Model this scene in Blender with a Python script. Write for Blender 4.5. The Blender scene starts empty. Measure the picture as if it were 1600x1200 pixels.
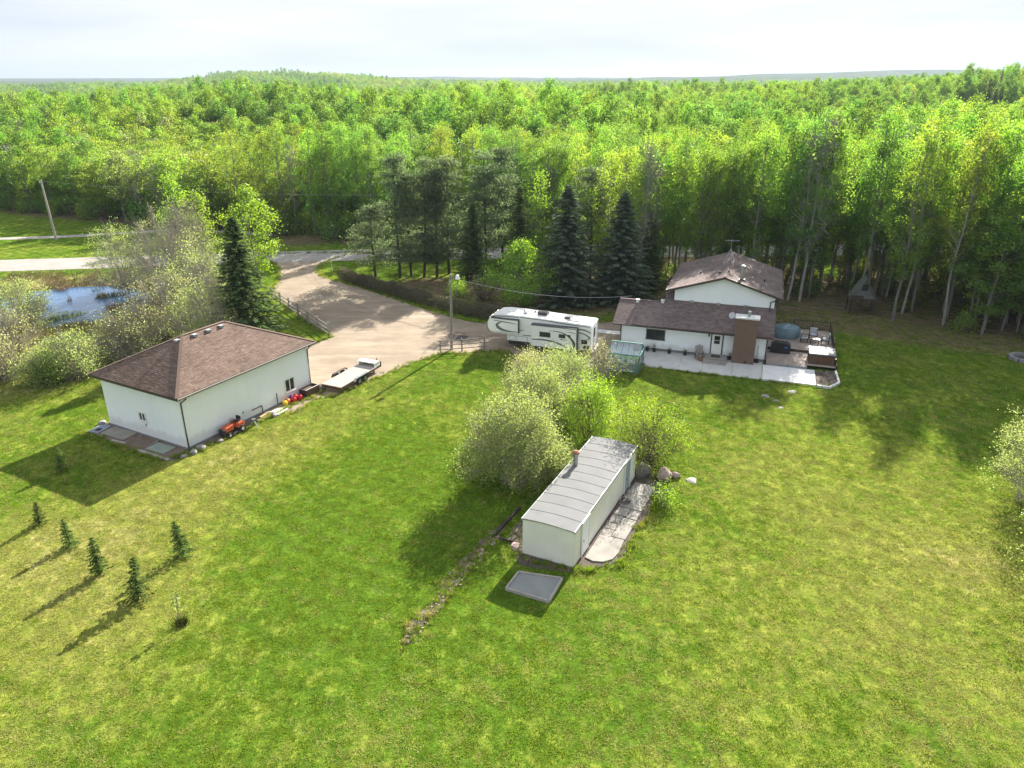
import bpy, bmesh, math, random
import numpy as np
from mathutils import Vector, Matrix

# ------------------------------------------------------------------ camera, sky, sun, exposure
scene = bpy.context.scene
COL = scene.collection
R = math.radians
CAM_H = 24.0
FPX = 1160.0                       # focal length in pixels of the 1600 px wide photograph
PITCH = math.atan(481.0 / FPX)
cam_data = bpy.data.cameras.new('camera')
cam_data.sensor_width = 36.0
cam_data.lens = FPX / 1600.0 * 36.0
cam_data.clip_start = 0.5
cam_data.clip_end = 40000.0
cam = bpy.data.objects.new('camera', cam_data)
COL.objects.link(cam)
cam.location = (0, 0, CAM_H)
cam.rotation_euler = (math.pi / 2 - PITCH, 0, 0)
scene.camera = cam

SUN_AZ = R(26.0)                   # clockwise from +Y
SUN_EL = R(28.8)
sun_dir = Vector((math.sin(SUN_AZ) * math.cos(SUN_EL), math.cos(SUN_AZ) * math.cos(SUN_EL), math.sin(SUN_EL)))
sun_data = bpy.data.lights.new('sun', 'SUN')
sun_data.energy = 4.6
sun_data.angle = R(0.53)
sun_data.color = (1.0, 0.93, 0.82)
sun = bpy.data.objects.new('sun', sun_data)
COL.objects.link(sun)
sun.rotation_euler = (-sun_dir).to_track_quat('-Z', 'Y').to_euler()

world = bpy.data.worlds.new('World')
scene.world = world
world.use_nodes = True
wt = world.node_tree
wt.nodes.clear()
w_out = wt.nodes.new('ShaderNodeOutputWorld')
w_bg = wt.nodes.new('ShaderNodeBackground')
w_sky = wt.nodes.new('ShaderNodeTexSky')
w_sky.sky_type = 'NISHITA'
w_sky.sun_disc = False
w_sky.sun_elevation = SUN_EL
w_sky.sun_rotation = SUN_AZ
w_sky.altitude = 650.0
w_sky.air_density = 1.0
w_sky.dust_density = 2.0
w_sky.ozone_density = 1.0
w_geo = wt.nodes.new('ShaderNodeTexCoord')
w_map = wt.nodes.new('ShaderNodeMapping')
w_map.inputs['Scale'].default_value = (1.0, 1.0, 7.0)
w_noise = wt.nodes.new('ShaderNodeTexNoise')
w_noise.inputs['Scale'].default_value = 2.2
w_noise.inputs['Detail'].default_value = 6.0
w_ramp = wt.nodes.new('ShaderNodeValToRGB')
w_ramp.color_ramp.elements[0].position = 0.36
w_ramp.color_ramp.elements[0].color = (2.00, 2.20, 2.56, 1)     # thin cloud veil, greyer and brighter streaks
w_ramp.color_ramp.elements[1].position = 0.66
w_ramp.color_ramp.elements[1].color = (2.80, 2.92, 3.10, 1)
w_mix = wt.nodes.new('ShaderNodeMix')
w_mix.data_type = 'RGBA'
w_mix.inputs['Factor'].default_value = 0.993
wt.links.new(w_geo.outputs['Generated'], w_map.inputs['Vector'])
wt.links.new(w_map.outputs['Vector'], w_noise.inputs['Vector'])
wt.links.new(w_noise.outputs['Fac'], w_ramp.inputs['Fac'])
wt.links.new(w_ramp.outputs['Color'], w_mix.inputs['B'])
wt.links.new(w_sky.outputs['Color'], w_mix.inputs['A'])
wt.links.new(w_mix.outputs['Result'], w_bg.inputs['Color'])
w_bg.inputs['Strength'].default_value = 0.10
wt.links.new(w_bg.outputs['Background'], w_out.inputs['Surface'])

scene.view_settings.view_transform = 'Standard'
scene.view_settings.look = 'None'
scene.view_settings.gamma = 1.0
scene.view_settings.use_curve_mapping = False
scene.view_settings.exposure = 1.9
scene.render.engine = 'CYCLES'
scene.cycles.max_bounces = 6
scene.cycles.diffuse_bounces = 3
scene.cycles.transparent_max_bounces = 12
scene.cycles.volume_bounces = 0
scene.cycles.use_denoising = True
random.seed(7)
RNG = np.random.default_rng(11)

# ------------------------------------------------------------------ helpers
def at(px, py, z=0.0):
    """world point at height z seen at that place of the 1600x1200 photograph"""
    u = (px - 800.0) / FPX
    v = (py - 600.0) / FPX
    c, s = math.cos(PITCH), math.sin(PITCH)
    t = (z - CAM_H) / (-s - v * c)
    return Vector((u * t, (c - v * s) * t, z))

def rise(base, py):
    """real height above the ground of something standing at base whose top is at photo row py"""
    v = (py - 600.0) / FPX
    c, s = math.cos(PITCH), math.sin(PITCH)
    t = base[1] / (c - v * s)
    return CAM_H + (-s - v * c) * t

def tag(o, label=None, cat=None, group=None, kind=None):
    if label: o['label'] = label
    if cat: o['category'] = cat
    if group: o['group'] = group
    if kind: o['kind'] = kind
    return o

def thing(name, label, cat, loc=(0, 0, 0), rz=0.0, group=None):
    o = bpy.data.objects.new(name, None)
    o.empty_display_size = 0.3
    COL.objects.link(o)
    o.location = loc
    o.rotation_euler = (0, 0, rz)
    return tag(o, label, cat, group)

def link(name, me, parent=None, loc=None, rz=None):
    o = bpy.data.objects.new(name, me)
    COL.objects.link(o)
    if parent is not None: o.parent = parent
    if loc is not None: o.location = loc
    if rz is not None: o.rotation_euler = (0, 0, rz)
    return o

class MB:
    """collects polygons for one mesh"""
    def __init__(self):
        self.v, self.f, self.m = [], [], []
    def poly(self, pts, mi=0):
        i = len(self.v)
        self.v += [tuple(p) for p in pts]
        self.f.append(tuple(range(i, i + len(pts))))
        self.m.append(mi)
        return self
    def box(self, a, b, mi=0, M=None):
        x0, y0, z0 = a; x1, y1, z1 = b
        P = [(x0,y0,z0),(x1,y0,z0),(x1,y1,z0),(x0,y1,z0),(x0,y0,z1),(x1,y0,z1),(x1,y1,z1),(x0,y1,z1)]
        if M is not None: P = [tuple(M @ Vector(p)) for p in P]
        i = len(self.v); self.v += P
        for q in ((0,3,2,1),(4,5,6,7),(0,1,5,4),(1,2,6,5),(2,3,7,6),(3,0,4,7)):
            self.f.append(tuple(i + k for k in q)); self.m.append(mi)
        return self
    def bar(self, p0, p1, w, h=None, mi=0):
        """box beam from p0 to p1"""
        p0, p1 = Vector(p0), Vector(p1); h = w if h is None else h
        d = (p1 - p0); L = d.length; d = d.normalized()
        s = d.cross(Vector((0,0,1)))
        if s.length < 1e-4: s = Vector((1,0,0))
        s.normalize(); u = s.cross(d)
        M = Matrix(((s.x,d.x,u.x,p0.x),(s.y,d.y,u.y,p0.y),(s.z,d.z,u.z,p0.z),(0,0,0,1)))
        return self.box((-w/2,0,-h/2),(w/2,L,h/2),mi,M)
    def tube(self, pts, r, n=8, mi=0, cap=True, r1=None):
        pts = [Vector(p) for p in pts]; i0 = len(self.v); k = len(pts)
        for j, p in enumerate(pts):
            d = (pts[min(j+1,k-1)] - pts[max(j-1,0)]).normalized()
            s = d.cross(Vector((0,0,1)))
            if s.length < 1e-3: s = d.cross(Vector((1,0,0)))
            s.normalize(); u = s.cross(d)
            rr = r if r1 is None else r + (r1 - r) * j / max(k-1,1)
            for a in range(n):
                t = 2*math.pi*a/n
                self.v.append(tuple(p + s*(rr*math.cos(t)) + u*(rr*math.sin(t))))
        for j in range(k-1):
            for a in range(n):
                b = (a+1) % n
                self.f.append((i0+j*n+a, i0+(j+1)*n+a, i0+(j+1)*n+b, i0+j*n+b)); self.m.append(mi)
        if cap:
            self.f.append(tuple(i0+a for a in range(n))); self.m.append(mi)
            self.f.append(tuple(i0+(k-1)*n+a for a in reversed(range(n)))); self.m.append(mi)
        return self
    def lathe(self, prof, c=(0,0,0), n=16, mi=0):
        i0 = len(self.v)
        for (r, z) in prof:
            for a in range(n):
                t = 2*math.pi*a/n
                self.v.append((c[0]+r*math.cos(t), c[1]+r*math.sin(t), c[2]+z))
        for j in range(len(prof)-1):
            for a in range(n):
                b = (a+1) % n
                self.f.append((i0+j*n+a, i0+j*n+b, i0+(j+1)*n+b, i0+(j+1)*n+a)); self.m.append(mi)
        self.f.append(tuple(i0+a for a in reversed(range(n)))); self.m.append(mi)
        k = len(prof)-1
        self.f.append(tuple(i0+k*n+a for a in range(n))); self.m.append(mi)
        return self
    def prism(self, poly, axis, a, b, mi=0):
        """2D polygon extruded along an axis: 'x' uses (y,z), 'y' uses (x,z), 'z' uses (x,y)"""
        f = {'x': lambda p,t: (t,p[0],p[1]), 'y': lambda p,t: (p[0],t,p[1]), 'z': lambda p,t: (p[0],p[1],t)}[axis]
        n = len(poly)
        self.poly([f(p,a) for p in poly], mi); self.poly([f(p,b) for p in reversed(poly)], mi)
        for i in range(n):
            p, q = poly[i], poly[(i+1)%n]
            self.poly([f(q,a), f(p,a), f(p,b), f(q,b)], mi)
        return self
    def mesh(self, name, mats, smooth=False, bevel=0.0, weld=True):
        me = bpy.data.meshes.new(name)
        me.from_pydata(self.v, [], self.f)
        for m in (mats if isinstance(mats, (list, tuple)) else [mats]): me.materials.append(m)
        me.polygons.foreach_set('material_index', self.m)
        bm = bmesh.new(); bm.from_mesh(me)
        if weld: bmesh.ops.remove_doubles(bm, verts=bm.verts, dist=1e-4)
        bmesh.ops.recalc_face_normals(bm, faces=bm.faces)
        if bevel > 0:
            ed = [e for e in bm.edges if len(e.link_faces) == 2 and e.calc_face_angle(0) > 0.6]
            bmesh.ops.bevel(bm, geom=ed, offset=bevel, segments=2, affect='EDGES', profile=0.6, clamp_overlap=True)
        bm.to_mesh(me); bm.free()
        if smooth:
            me.polygons.foreach_set('use_smooth', [True]*len(me.polygons))
            if hasattr(me, 'set_sharp_from_angle'): me.set_sharp_from_angle(angle=R(40))
        return me
    def build(self, name, mats, parent=None, smooth=False, bevel=0.0, loc=None, rz=None):
        return link(name, self.mesh(name, mats, smooth, bevel), parent, loc, rz)

class NB:
    """numpy quad collector for foliage, shingles and other fine pieces"""
    def __init__(self):
        self.V, self.T, self.M, self.n = [], [], [], 0
    def quads(self, P, tint=None, mi=0):
        P = np.asarray(P, float).reshape(-1, 4, 3)
        k = len(P)
        t = np.zeros(k) if tint is None else np.broadcast_to(np.asarray(tint, float), (k,))
        self.V.append(P.reshape(-1, 3)); self.T.append(np.repeat(t, 4)); self.M.append(np.full(k, mi, int)); self.n += k
    def leaves(self, C, size, tint, rng, mi=0, flat=0.0, aspect=0.7):
        C = np.asarray(C, float); k = len(C)
        a = rng.normal(size=(k, 3)); a[:, 2] *= (1 - flat); a /= np.linalg.norm(a, axis=1, keepdims=True) + 1e-9
        b = rng.normal(size=(k, 3)); b[:, 2] *= (1 - flat); b -= (b * a).sum(1, keepdims=True) * a
        b /= np.linalg.norm(b, axis=1, keepdims=True) + 1e-9
        s = (np.asarray(size) * rng.uniform(0.65, 1.35, k))[:, None] * 0.5
        U, W = a * s, b * s * aspect
        self.quads(np.stack([C - U, C + W, C + U, C - W], 1), tint, mi)
    def twigs(self, P0, P1, r0, r1, mi=1, sides=3, tint=0.0):
        P0 = np.asarray(P0, float).reshape(-1, 3); P1 = np.asarray(P1, float).reshape(-1, 3); k = len(P0)
        d = P1 - P0; d /= np.linalg.norm(d, axis=1, keepdims=True) + 1e-9
        ref = np.where(np.abs(d[:, 2:3]) > 0.9, np.array([[1., 0, 0]]), np.array([[0, 0, 1.]]))
        s = np.cross(d, ref); s /= np.linalg.norm(s, axis=1, keepdims=True) + 1e-9
        u = np.cross(s, d)
        r0 = np.broadcast_to(np.asarray(r0, float), (k,))[:, None]; r1 = np.broadcast_to(np.asarray(r1, float), (k,))[:, None]
        for i in range(sides):
            a0, a1 = 2*math.pi*i/sides, 2*math.pi*(i+1)/sides
            o0 = s*math.cos(a0) + u*math.sin(a0); o1 = s*math.cos(a1) + u*math.sin(a1)
            self.quads(np.stack([P0+o0*r0, P0+o1*r0, P1+o1*r1, P1+o0*r1], 1), tint, mi)
    def mesh(self, name, mats, smooth=False):
        V = np.concatenate(self.V); T = np.concatenate(self.T); Mi = np.concatenate(self.M); k = len(Mi)
        me = bpy.data.meshes.new(name)
        me.vertices.add(len(V)); me.vertices.foreach_set('co', V.astype(np.float32).ravel())
        me.loops.add(4*k); me.loops.foreach_set('vertex_index', np.arange(4*k, dtype=np.int32))
        me.polygons.add(k); me.polygons.foreach_set('loop_start', np.arange(0, 4*k, 4, dtype=np.int32))
        try: me.polygons.foreach_set('loop_total', np.full(k, 4, dtype=np.int32))
        except Exception: pass
        for m in (mats if isinstance(mats, (list, tuple)) else [mats]): me.materials.append(m)
        me.polygons.foreach_set('material_index', Mi.astype(np.int32))
        at_ = me.attributes.new('tint', 'FLOAT', 'POINT'); at_.data.foreach_set('value', T.astype(np.float32))
        me.update(calc_edges=True); me.validate()
        return me

# ------------------------------------------------------------------ materials
def base_mat(name):
    m = bpy.data.materials.new(name); m.use_nodes = True
    nt = m.node_tree
    return m, nt, nt.nodes['Principled BSDF']

def N(nt, kind, **kw):
    n = nt.nodes.new(kind)
    for k, v in kw.items(): setattr(n, k, v)
    return n

def mixc(nt, fac, a, b):
    m = N(nt, 'ShaderNodeMix', data_type='RGBA')
    for key, val in (('Factor', fac), ('A', a), ('B', b)):
        if hasattr(val, 'is_linked'): nt.links.new(val, m.inputs[key])
        elif key == 'Factor': m.inputs[key].default_value = val
        else: m.inputs[key].default_value = (*val, 1) if len(val) == 3 else val
    return m.outputs['Result']

def noise(nt, scale, detail=4.0, coord=None, rough=0.55, mapscale=None):
    n = N(nt, 'ShaderNodeTexNoise'); n.inputs['Scale'].default_value = scale
    n.inputs['Detail'].default_value = detail; n.inputs['Roughness'].default_value = rough
    if coord is None: coord = N(nt, 'ShaderNodeTexCoord').outputs['Object']
    if mapscale is not None:
        mp = N(nt, 'ShaderNodeMapping'); mp.inputs['Scale'].default_value = mapscale
        nt.links.new(coord, mp.inputs['Vector']); coord = mp.outputs['Vector']
    nt.links.new(coord, n.inputs['Vector'])
    return n.outputs['Fac']

def ramp(nt, fac, p0, p1, c0=(0,0,0), c1=(1,1,1)):
    r = N(nt, 'ShaderNodeValToRGB')
    r.color_ramp.elements[0].position = p0; r.color_ramp.elements[0].color = (*c0, 1)
    r.color_ramp.elements[1].position = p1; r.color_ramp.elements[1].color = (*c1, 1)
    nt.links.new(fac, r.inputs['Fac'])
    return r.outputs['Color']

def bump(nt, bsdf, h, strength=0.3, dist=0.02):
    b = N(nt, 'ShaderNodeBump'); b.inputs['Strength'].default_value = strength; b.inputs['Distance'].default_value = dist
    nt.links.new(h, b.inputs['Height']); nt.links.new(b.outputs['Normal'], bsdf.inputs['Normal'])

def pmat(name, c1, c2=None, scale=3.0, rough=0.6, metal=0.0, bmp=0.0, detail=5.0, mapscale=None, spec=0.4):
    m, nt, b = base_mat(name)
    b.inputs['Roughness'].default_value = rough; b.inputs['Metallic'].default_value = metal
    b.inputs['Specular IOR Level'].default_value = spec
    c2 = tuple(x*0.8 for x in c1) if c2 is None else c2
    f = noise(nt, scale, detail, mapscale=mapscale)
    nt.links.new(mixc(nt, ramp(nt, f, 0.3, 0.7), c1, c2), b.inputs['Base Color'])
    if bmp: bump(nt, b, noise(nt, scale*6, 3.0), bmp, 0.01)
    return m

def leaf_mat(name, cA, cB, trans=0.45, hue=0.25, tA=None, gloss=0.035):
    """leaves: diffuse + light passing through; colour varies by leaf, clump and plant"""
    m = bpy.data.materials.new(name); m.use_nodes = True; nt = m.node_tree; nt.nodes.clear()
    out = N(nt, 'ShaderNodeOutputMaterial')
    att = N(nt, 'ShaderNodeAttribute', attribute_name='tint')
    mr = N(nt, 'ShaderNodeMapRange'); mr.inputs['From Min'].default_value = -1; mr.inputs['From Max'].default_value = 1
    nt.links.new(att.outputs['Fac'], mr.inputs['Value'])
    col = mixc(nt, mr.outputs['Result'], cA, cB)
    oi = N(nt, 'ShaderNodeObjectInfo')
    hsv = N(nt, 'ShaderNodeHueSaturation')
    h = N(nt, 'ShaderNodeMapRange'); h.inputs['To Min'].default_value = 0.5 - 0.024*hue/0.25; h.inputs['To Max'].default_value = 0.5 + 0.018*hue/0.25
    nt.links.new(oi.outputs['Random'], h.inputs['Value']); nt.links.new(h.outputs['Result'], hsv.inputs['Hue'])
    mu = N(nt, 'ShaderNodeMath', operation='MULTIPLY'); mu.inputs[1].default_value = 7.31
    fr = N(nt, 'ShaderNodeMath', operation='FRACT')
    vv = N(nt, 'ShaderNodeMapRange'); vv.inputs['To Min'].default_value = 1 - hue*1.2; vv.inputs['To Max'].default_value = 1 + hue
    nt.links.new(oi.outputs['Random'], mu.inputs[0]); nt.links.new(mu.outputs[0], fr.inputs[0]); nt.links.new(fr.outputs[0], vv.inputs['Value'])
    nt.links.new(vv.outputs['Result'], hsv.inputs['Value']); nt.links.new(col, hsv.inputs['Color'])
    d = N(nt, 'ShaderNodeBsdfDiffuse'); t = N(nt, 'ShaderNodeBsdfTranslucent'); g = N(nt, 'ShaderNodeBsdfGlossy')
    g.inputs['Roughness'].default_value = 0.45; g.inputs['Color'].default_value = (0.9, 0.95, 0.9, 1)
    nt.links.new(hsv.outputs['Color'], d.inputs['Color'])
    tc = N(nt, 'ShaderNodeMix', data_type='RGBA', blend_type='MULTIPLY'); tc.inputs['Factor'].default_value = 1.0
    tc.inputs['B'].default_value = (1.9, 1.75, 0.75, 1) if tA is None else (*tA, 1)
    nt.links.new(hsv.outputs['Color'], tc.inputs['A']); nt.links.new(tc.outputs['Result'], t.inputs['Color'])
    mx = N(nt, 'ShaderNodeMixShader'); mx.inputs['Fac'].default_value = trans
    nt.links.new(d.outputs[0], mx.inputs[1]); nt.links.new(t.outputs[0], mx.inputs[2])
    m2 = N(nt, 'ShaderNodeMixShader'); m2.inputs['Fac'].default_value = gloss
    nt.links.new(mx.outputs[0], m2.inputs[1]); nt.links.new(g.outputs[0], m2.inputs[2])
    nt.links.new(m2.outputs[0], out.inputs['Surface'])
    return m

def tint_mat(name, cA, cB, rough=0.9, nscale=0.8, namt=0.35, bmp=0.0):
    """colour between cA and cB by piece (tint attribute), with a soft weathering noise"""
    m, nt, b = base_mat(name); b.inputs['Roughness'].default_value = rough; b.inputs['Specular IOR Level'].default_value = 0.25
    att = N(nt, 'ShaderNodeAttribute', attribute_name='tint')
    mr = N(nt, 'ShaderNodeMapRange'); mr.inputs['From Min'].default_value = -1; mr.inputs['From Max'].default_value = 1
    nt.links.new(att.outputs['Fac'], mr.inputs['Value'])
    c = mixc(nt, mr.outputs['Result'], cA, cB)
    f = noise(nt, nscale, 5.0)
    c2 = N(nt, 'ShaderNodeMix', data_type='RGBA', blend_type='MULTIPLY')
    c2.inputs['Factor'].default_value = 1.0
    nt.links.new(c, c2.inputs['A']); nt.links.new(ramp(nt, f, 0.3, 0.7, (1-namt,)*3, (1+namt*0.4,)*3), c2.inputs['B'])
    nt.links.new(c2.outputs['Result'], b.inputs['Base Color'])
    if bmp: bump(nt, b, noise(nt, 60, 2.0), bmp, 0.005)
    return m

def glass_mat(name, tintc=(0.85, 0.92, 0.95), alpha=0.35):
    """thin pane: clear with a sky reflection"""
    m = bpy.data.materials.new(name); m.use_nodes = True; nt = m.node_tree; nt.nodes.clear()
    out = N(nt, 'ShaderNodeOutputMaterial'); tr = N(nt, 'ShaderNodeBsdfTransparent'); gl = N(nt, 'ShaderNodeBsdfGlossy')
    df = N(nt, 'ShaderNodeBsdfDiffuse'); df.inputs['Color'].default_value = (*tintc, 1)
    tr.inputs['Color'].default_value = (*tintc, 1); gl.inputs['Roughness'].default_value = 0.05
    fr = N(nt, 'ShaderNodeFresnel'); fr.inputs['IOR'].default_value = 1.5
    a = N(nt, 'ShaderNodeMixShader'); a.inputs['Fac'].default_value = alpha
    nt.links.new(tr.outputs[0], a.inputs[1]); nt.links.new(df.outputs[0], a.inputs[2])
    b = N(nt, 'ShaderNodeMixShader'); nt.links.new(fr.outputs[0], b.inputs['Fac'])
    nt.links.new(a.outputs[0], b.inputs[1]); nt.links.new(gl.outputs[0], b.inputs[2])
    nt.links.new(b.outputs[0], out.inputs['Surface'])
    return m

M = {}
m, nt, b = base_mat('white siding'); b.inputs['Roughness'].default_value = .55
f = noise(nt, .5, 5); c = mixc(nt, ramp(nt, f, .3, .7), (0.82, 0.86, 0.88), (0.76, 0.80, 0.83))  # bluish cast of skylight put into the siding's base colour
tcs = N(nt, 'ShaderNodeTexCoord'); sx = N(nt, 'ShaderNodeSeparateXYZ'); nt.links.new(tcs.outputs['Object'], sx.inputs[0])
zz = N(nt, 'ShaderNodeMath', operation='MULTIPLY_ADD'); nt.links.new(noise(nt, 2.2, 5, mapscale=(1, 1, .25)), zz.inputs[0]); zz.inputs[1].default_value = -1.1; nt.links.new(sx.outputs['Z'], zz.inputs[2])
c = mixc(nt, ramp(nt, zz.outputs[0], -.25, .35, (.38,)*3, (0,)*3), c, (0.42, 0.39, 0.34))
sk_ = noise(nt, 1.3, 4, mapscale=(3, 3, .12)); c = mixc(nt, ramp(nt, sk_, .58, .80, (0,)*3, (.30,)*3), c, (0.60, 0.61, 0.60))
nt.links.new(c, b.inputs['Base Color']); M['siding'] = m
M['trim_brown'] = pmat('dark brown trim', (0.045, 0.032, 0.028), (0.07, 0.05, 0.045), 2.0, 0.5)
M['trim_white'] = pmat('white painted trim', (0.78, 0.79, 0.78), (0.70, 0.71, 0.70), 2.0, 0.5)
M['roof_deck'] = pmat('roof underlay', (0.10, 0.075, 0.065), (0.13, 0.10, 0.09), 2.0, 0.9)
M['shingle_tan'] = tint_mat('brown asphalt shingles', (0.112, 0.074, 0.058), (0.192, 0.138, 0.110), 0.95, 0.5, 0.22, 0.3)
M['shingle_dark'] = tint_mat('grey brown asphalt shingles', (0.120, 0.092, 0.088), (0.205, 0.160, 0.150), 0.95, 0.5, 0.22, 0.3)
M['concrete'] = pmat('pale concrete', (0.50, 0.50, 0.48), (0.40, 0.40, 0.385), 0.9, 0.85, bmp=0.15)
M['concrete_white'] = pmat('white concrete', (0.66, 0.66, 0.65), (0.56, 0.56, 0.56), 0.7, 0.8, bmp=0.1)
M['concrete_old'] = pmat('weathered concrete', (0.34, 0.32, 0.285), (0.20, 0.19, 0.175), 1.1, 0.95, bmp=0.3)
M['foundation'] = pmat('grey foundation', (0.24, 0.25, 0.26), (0.18, 0.19, 0.20), 1.5, 0.9)
M['glass_dark'] = pmat('dark window glass', (0.02, 0.028, 0.03), (0.035, 0.045, 0.04), 0.8, 0.06, spec=0.8)
M['metal_white'] = pmat('white painted steel', (0.74, 0.75, 0.74), (0.62, 0.63, 0.62), 0.8, 0.42, bmp=0.03)
M['metal_grey'] = pmat('galvanised metal', (0.42, 0.44, 0.46), (0.34, 0.36, 0.38), 2.0, 0.38, 0.8)
M['metal_dark'] = pmat('dark metal', (0.03, 0.032, 0.035), (0.045, 0.045, 0.05), 3.0, 0.5, 0.3)
M['rubber'] = pmat('black rubber', (0.02, 0.02, 0.021), (0.035, 0.034, 0.033), 5.0, 0.85)
M['wood_grey'] = pmat('weathered grey wood', (0.26, 0.24, 0.22), (0.16, 0.145, 0.13), 2.0, 0.9, bmp=0.3, mapscale=(1, 6, 6))
M['wood_brown'] = pmat('brown stained wood', (0.14, 0.075, 0.045), (0.09, 0.05, 0.03), 2.5, 0.8, bmp=0.2)
M['wood_deck'] = pmat('worn deck boards', (0.36, 0.30, 0.26), (0.26, 0.21, 0.18), 1.4, 0.85, bmp=0.2)
M['wood_dark'] = pmat('dark wood', (0.06, 0.042, 0.034), (0.04, 0.03, 0.026), 2.5, 0.8)
M['plank_pale'] = pmat('pale sawn plank', (0.38, 0.35, 0.315), (0.29, 0.265, 0.235), 2.0, 0.85)
M['black'] = pmat('black cover', (0.012, 0.013, 0.015), (0.02, 0.02, 0.022), 2.0, 0.6)
M['dirt'] = pmat('bare soil', (0.20, 0.15, 0.115), (0.12, 0.09, 0.07), 1.5, 0.98, bmp=0.6)
M['mulch'] = pmat('dark soil bed', (0.11, 0.085, 0.07), (0.06, 0.048, 0.04), 2.0, 0.98, bmp=0.6)
M['stone'] = pmat('field stone', (0.30, 0.285, 0.265), (0.20, 0.19, 0.175), 3.0, 0.9, bmp=0.5)
M['bark'] = pmat('grey bark', (0.20, 0.185, 0.165), (0.11, 0.10, 0.09), 2.2, 0.95, bmp=0.4, mapscale=(4, 4, 0.6))
M['bark_pale'] = pmat('pale aspen bark', (0.33, 0.325, 0.29), (0.16, 0.155, 0.135), 1.6, 0.9, bmp=0.3, mapscale=(3, 3, 0.8))
M['bark_dark'] = pmat('dark conifer bark', (0.085, 0.065, 0.052), (0.05, 0.04, 0.033), 2.2, 0.95, bmp=0.4, mapscale=(4, 4, 0.6))
M['twig'] = pmat('grey twigs', (0.36, 0.33, 0.285), (0.26, 0.235, 0.20), 2.0, 0.9)
M['twig_brown'] = pmat('brown twigs', (0.17, 0.125, 0.095), (0.11, 0.085, 0.07), 2.0, 0.9)

M['leaf_poplar'] = leaf_mat('spring poplar leaves', (0.060, 0.142, 0.017), (0.120, 0.208, 0.030), 0.60, 0.24, tA=(2.9, 2.6, 1.5))
M['leaf_yellow'] = leaf_mat('yellow green poplar leaves', (0.088, 0.164, 0.019), (0.150, 0.222, 0.034), 0.60, 0.20, tA=(2.9, 2.55, 1.5))
M['leaf_deep'] = leaf_mat('deep green leaves', (0.048, 0.115, 0.020), (0.095, 0.168, 0.030), 0.58, 0.22, tA=(2.8, 2.65, 1.6))
M['leaf_bright'] = leaf_mat('bright young leaves', (0.085, 0.165, 0.016), (0.150, 0.230, 0.030), 0.54, 0.12, tA=(2.8, 2.6, 1.1))
M['leaf_olive'] = leaf_mat('olive spring leaves', (0.135, 0.188, 0.070), (0.225, 0.275, 0.110), 0.50, 0.08, tA=(2.5, 2.35, 1.5))
M['leaf_bud'] = leaf_mat('pale budding leaves', (0.170, 0.195, 0.090), (0.265, 0.28, 0.14), 0.48, 0.08, tA=(2.2, 2.1, 1.4))
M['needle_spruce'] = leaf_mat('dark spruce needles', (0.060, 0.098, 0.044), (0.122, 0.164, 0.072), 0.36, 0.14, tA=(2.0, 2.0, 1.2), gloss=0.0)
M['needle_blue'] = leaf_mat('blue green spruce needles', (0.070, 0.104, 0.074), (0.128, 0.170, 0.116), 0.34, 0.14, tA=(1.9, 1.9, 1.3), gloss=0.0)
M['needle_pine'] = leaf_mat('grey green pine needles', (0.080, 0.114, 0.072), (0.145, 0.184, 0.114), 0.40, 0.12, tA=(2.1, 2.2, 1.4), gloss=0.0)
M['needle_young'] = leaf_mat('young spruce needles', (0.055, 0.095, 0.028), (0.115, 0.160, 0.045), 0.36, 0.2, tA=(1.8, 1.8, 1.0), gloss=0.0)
M['reed'] = leaf_mat('dry reeds', (0.26, 0.20, 0.105), (0.36, 0.29, 0.16), 0.3, 0.15, tA=(1.2, 1.1, 0.9))
M['grass_blade'] = leaf_mat('grass blades', (0.075, 0.13, 0.018), (0.15, 0.19, 0.04), 0.35, 0.3, tA=(1.4, 1.3, 0.8))
M['hedge_leaf'] = leaf_mat('brownish hedge leaves', (0.085, 0.088, 0.045), (0.14, 0.135, 0.068), 0.3, 0.1, tA=(1.2, 1.1, 0.9))
# ------------------------------------------------------------------ lie of the land
def sstep(a, b, x):
    t = np.clip((np.asarray(x, float) - a) / (b - a), 0, 1)
    return t * t * (3 - 2 * t)

POND = at(98, 472)
def height(x, y):
    x = np.asarray(x, float); y = np.asarray(y, float)
    far = sstep(160, 460, np.abs(y))
    q = x / np.maximum(np.abs(y), 30.0)
    z = far * (2.6*np.sin(x/95 + 1.3)*np.cos(y/140 + 0.4) + 1.8*np.sin(x/47 + y/83) + 0.8*np.sin(x/23 - y/31))
    z = z + 6.0 * sstep(0.30, 0.66, q) * sstep(190, 400, y)
    z = z - 7.0 * sstep(0.05, 0.5, -q) * sstep(190, 600, y)
    z = z - 9.5 * sstep(430, 1000, y) * (1 - sstep(2600, 4200, y)) * (1 - 0.8*sstep(0.3, 0.6, q)) + 22.0 * np.exp(-((x + 425)/230)**2 - ((y - 1650)/260)**2) + 5.0*np.exp(-((x + 700)/330)**2 - ((y - 1750)/260)**2)
    z = z + 5.0 * sstep(500, 1200, y) * np.sin(x/330 + 0.5) * np.sin(y/410)
    z = z + 58.0 * np.exp(-((x - 2900)/1100)**2 - ((y - 5200)/700)**2) + 24*np.exp(-((x - 1900)/1300)**2 - ((y - 4800)/700)**2)
    z = z + 14.0 * np.exp(-((x + 3500)/2500)**2 - ((y - 6500)/900)**2) + 15*np.exp(-((x - 200)/2600)**2 - ((y - 7200)/900)**2)
    e = ((x - POND.x)/11.0)**2 + ((y - POND.y)/9.5)**2
    z = z - 0.75 * np.exp(-e**2)
    return z

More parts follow.
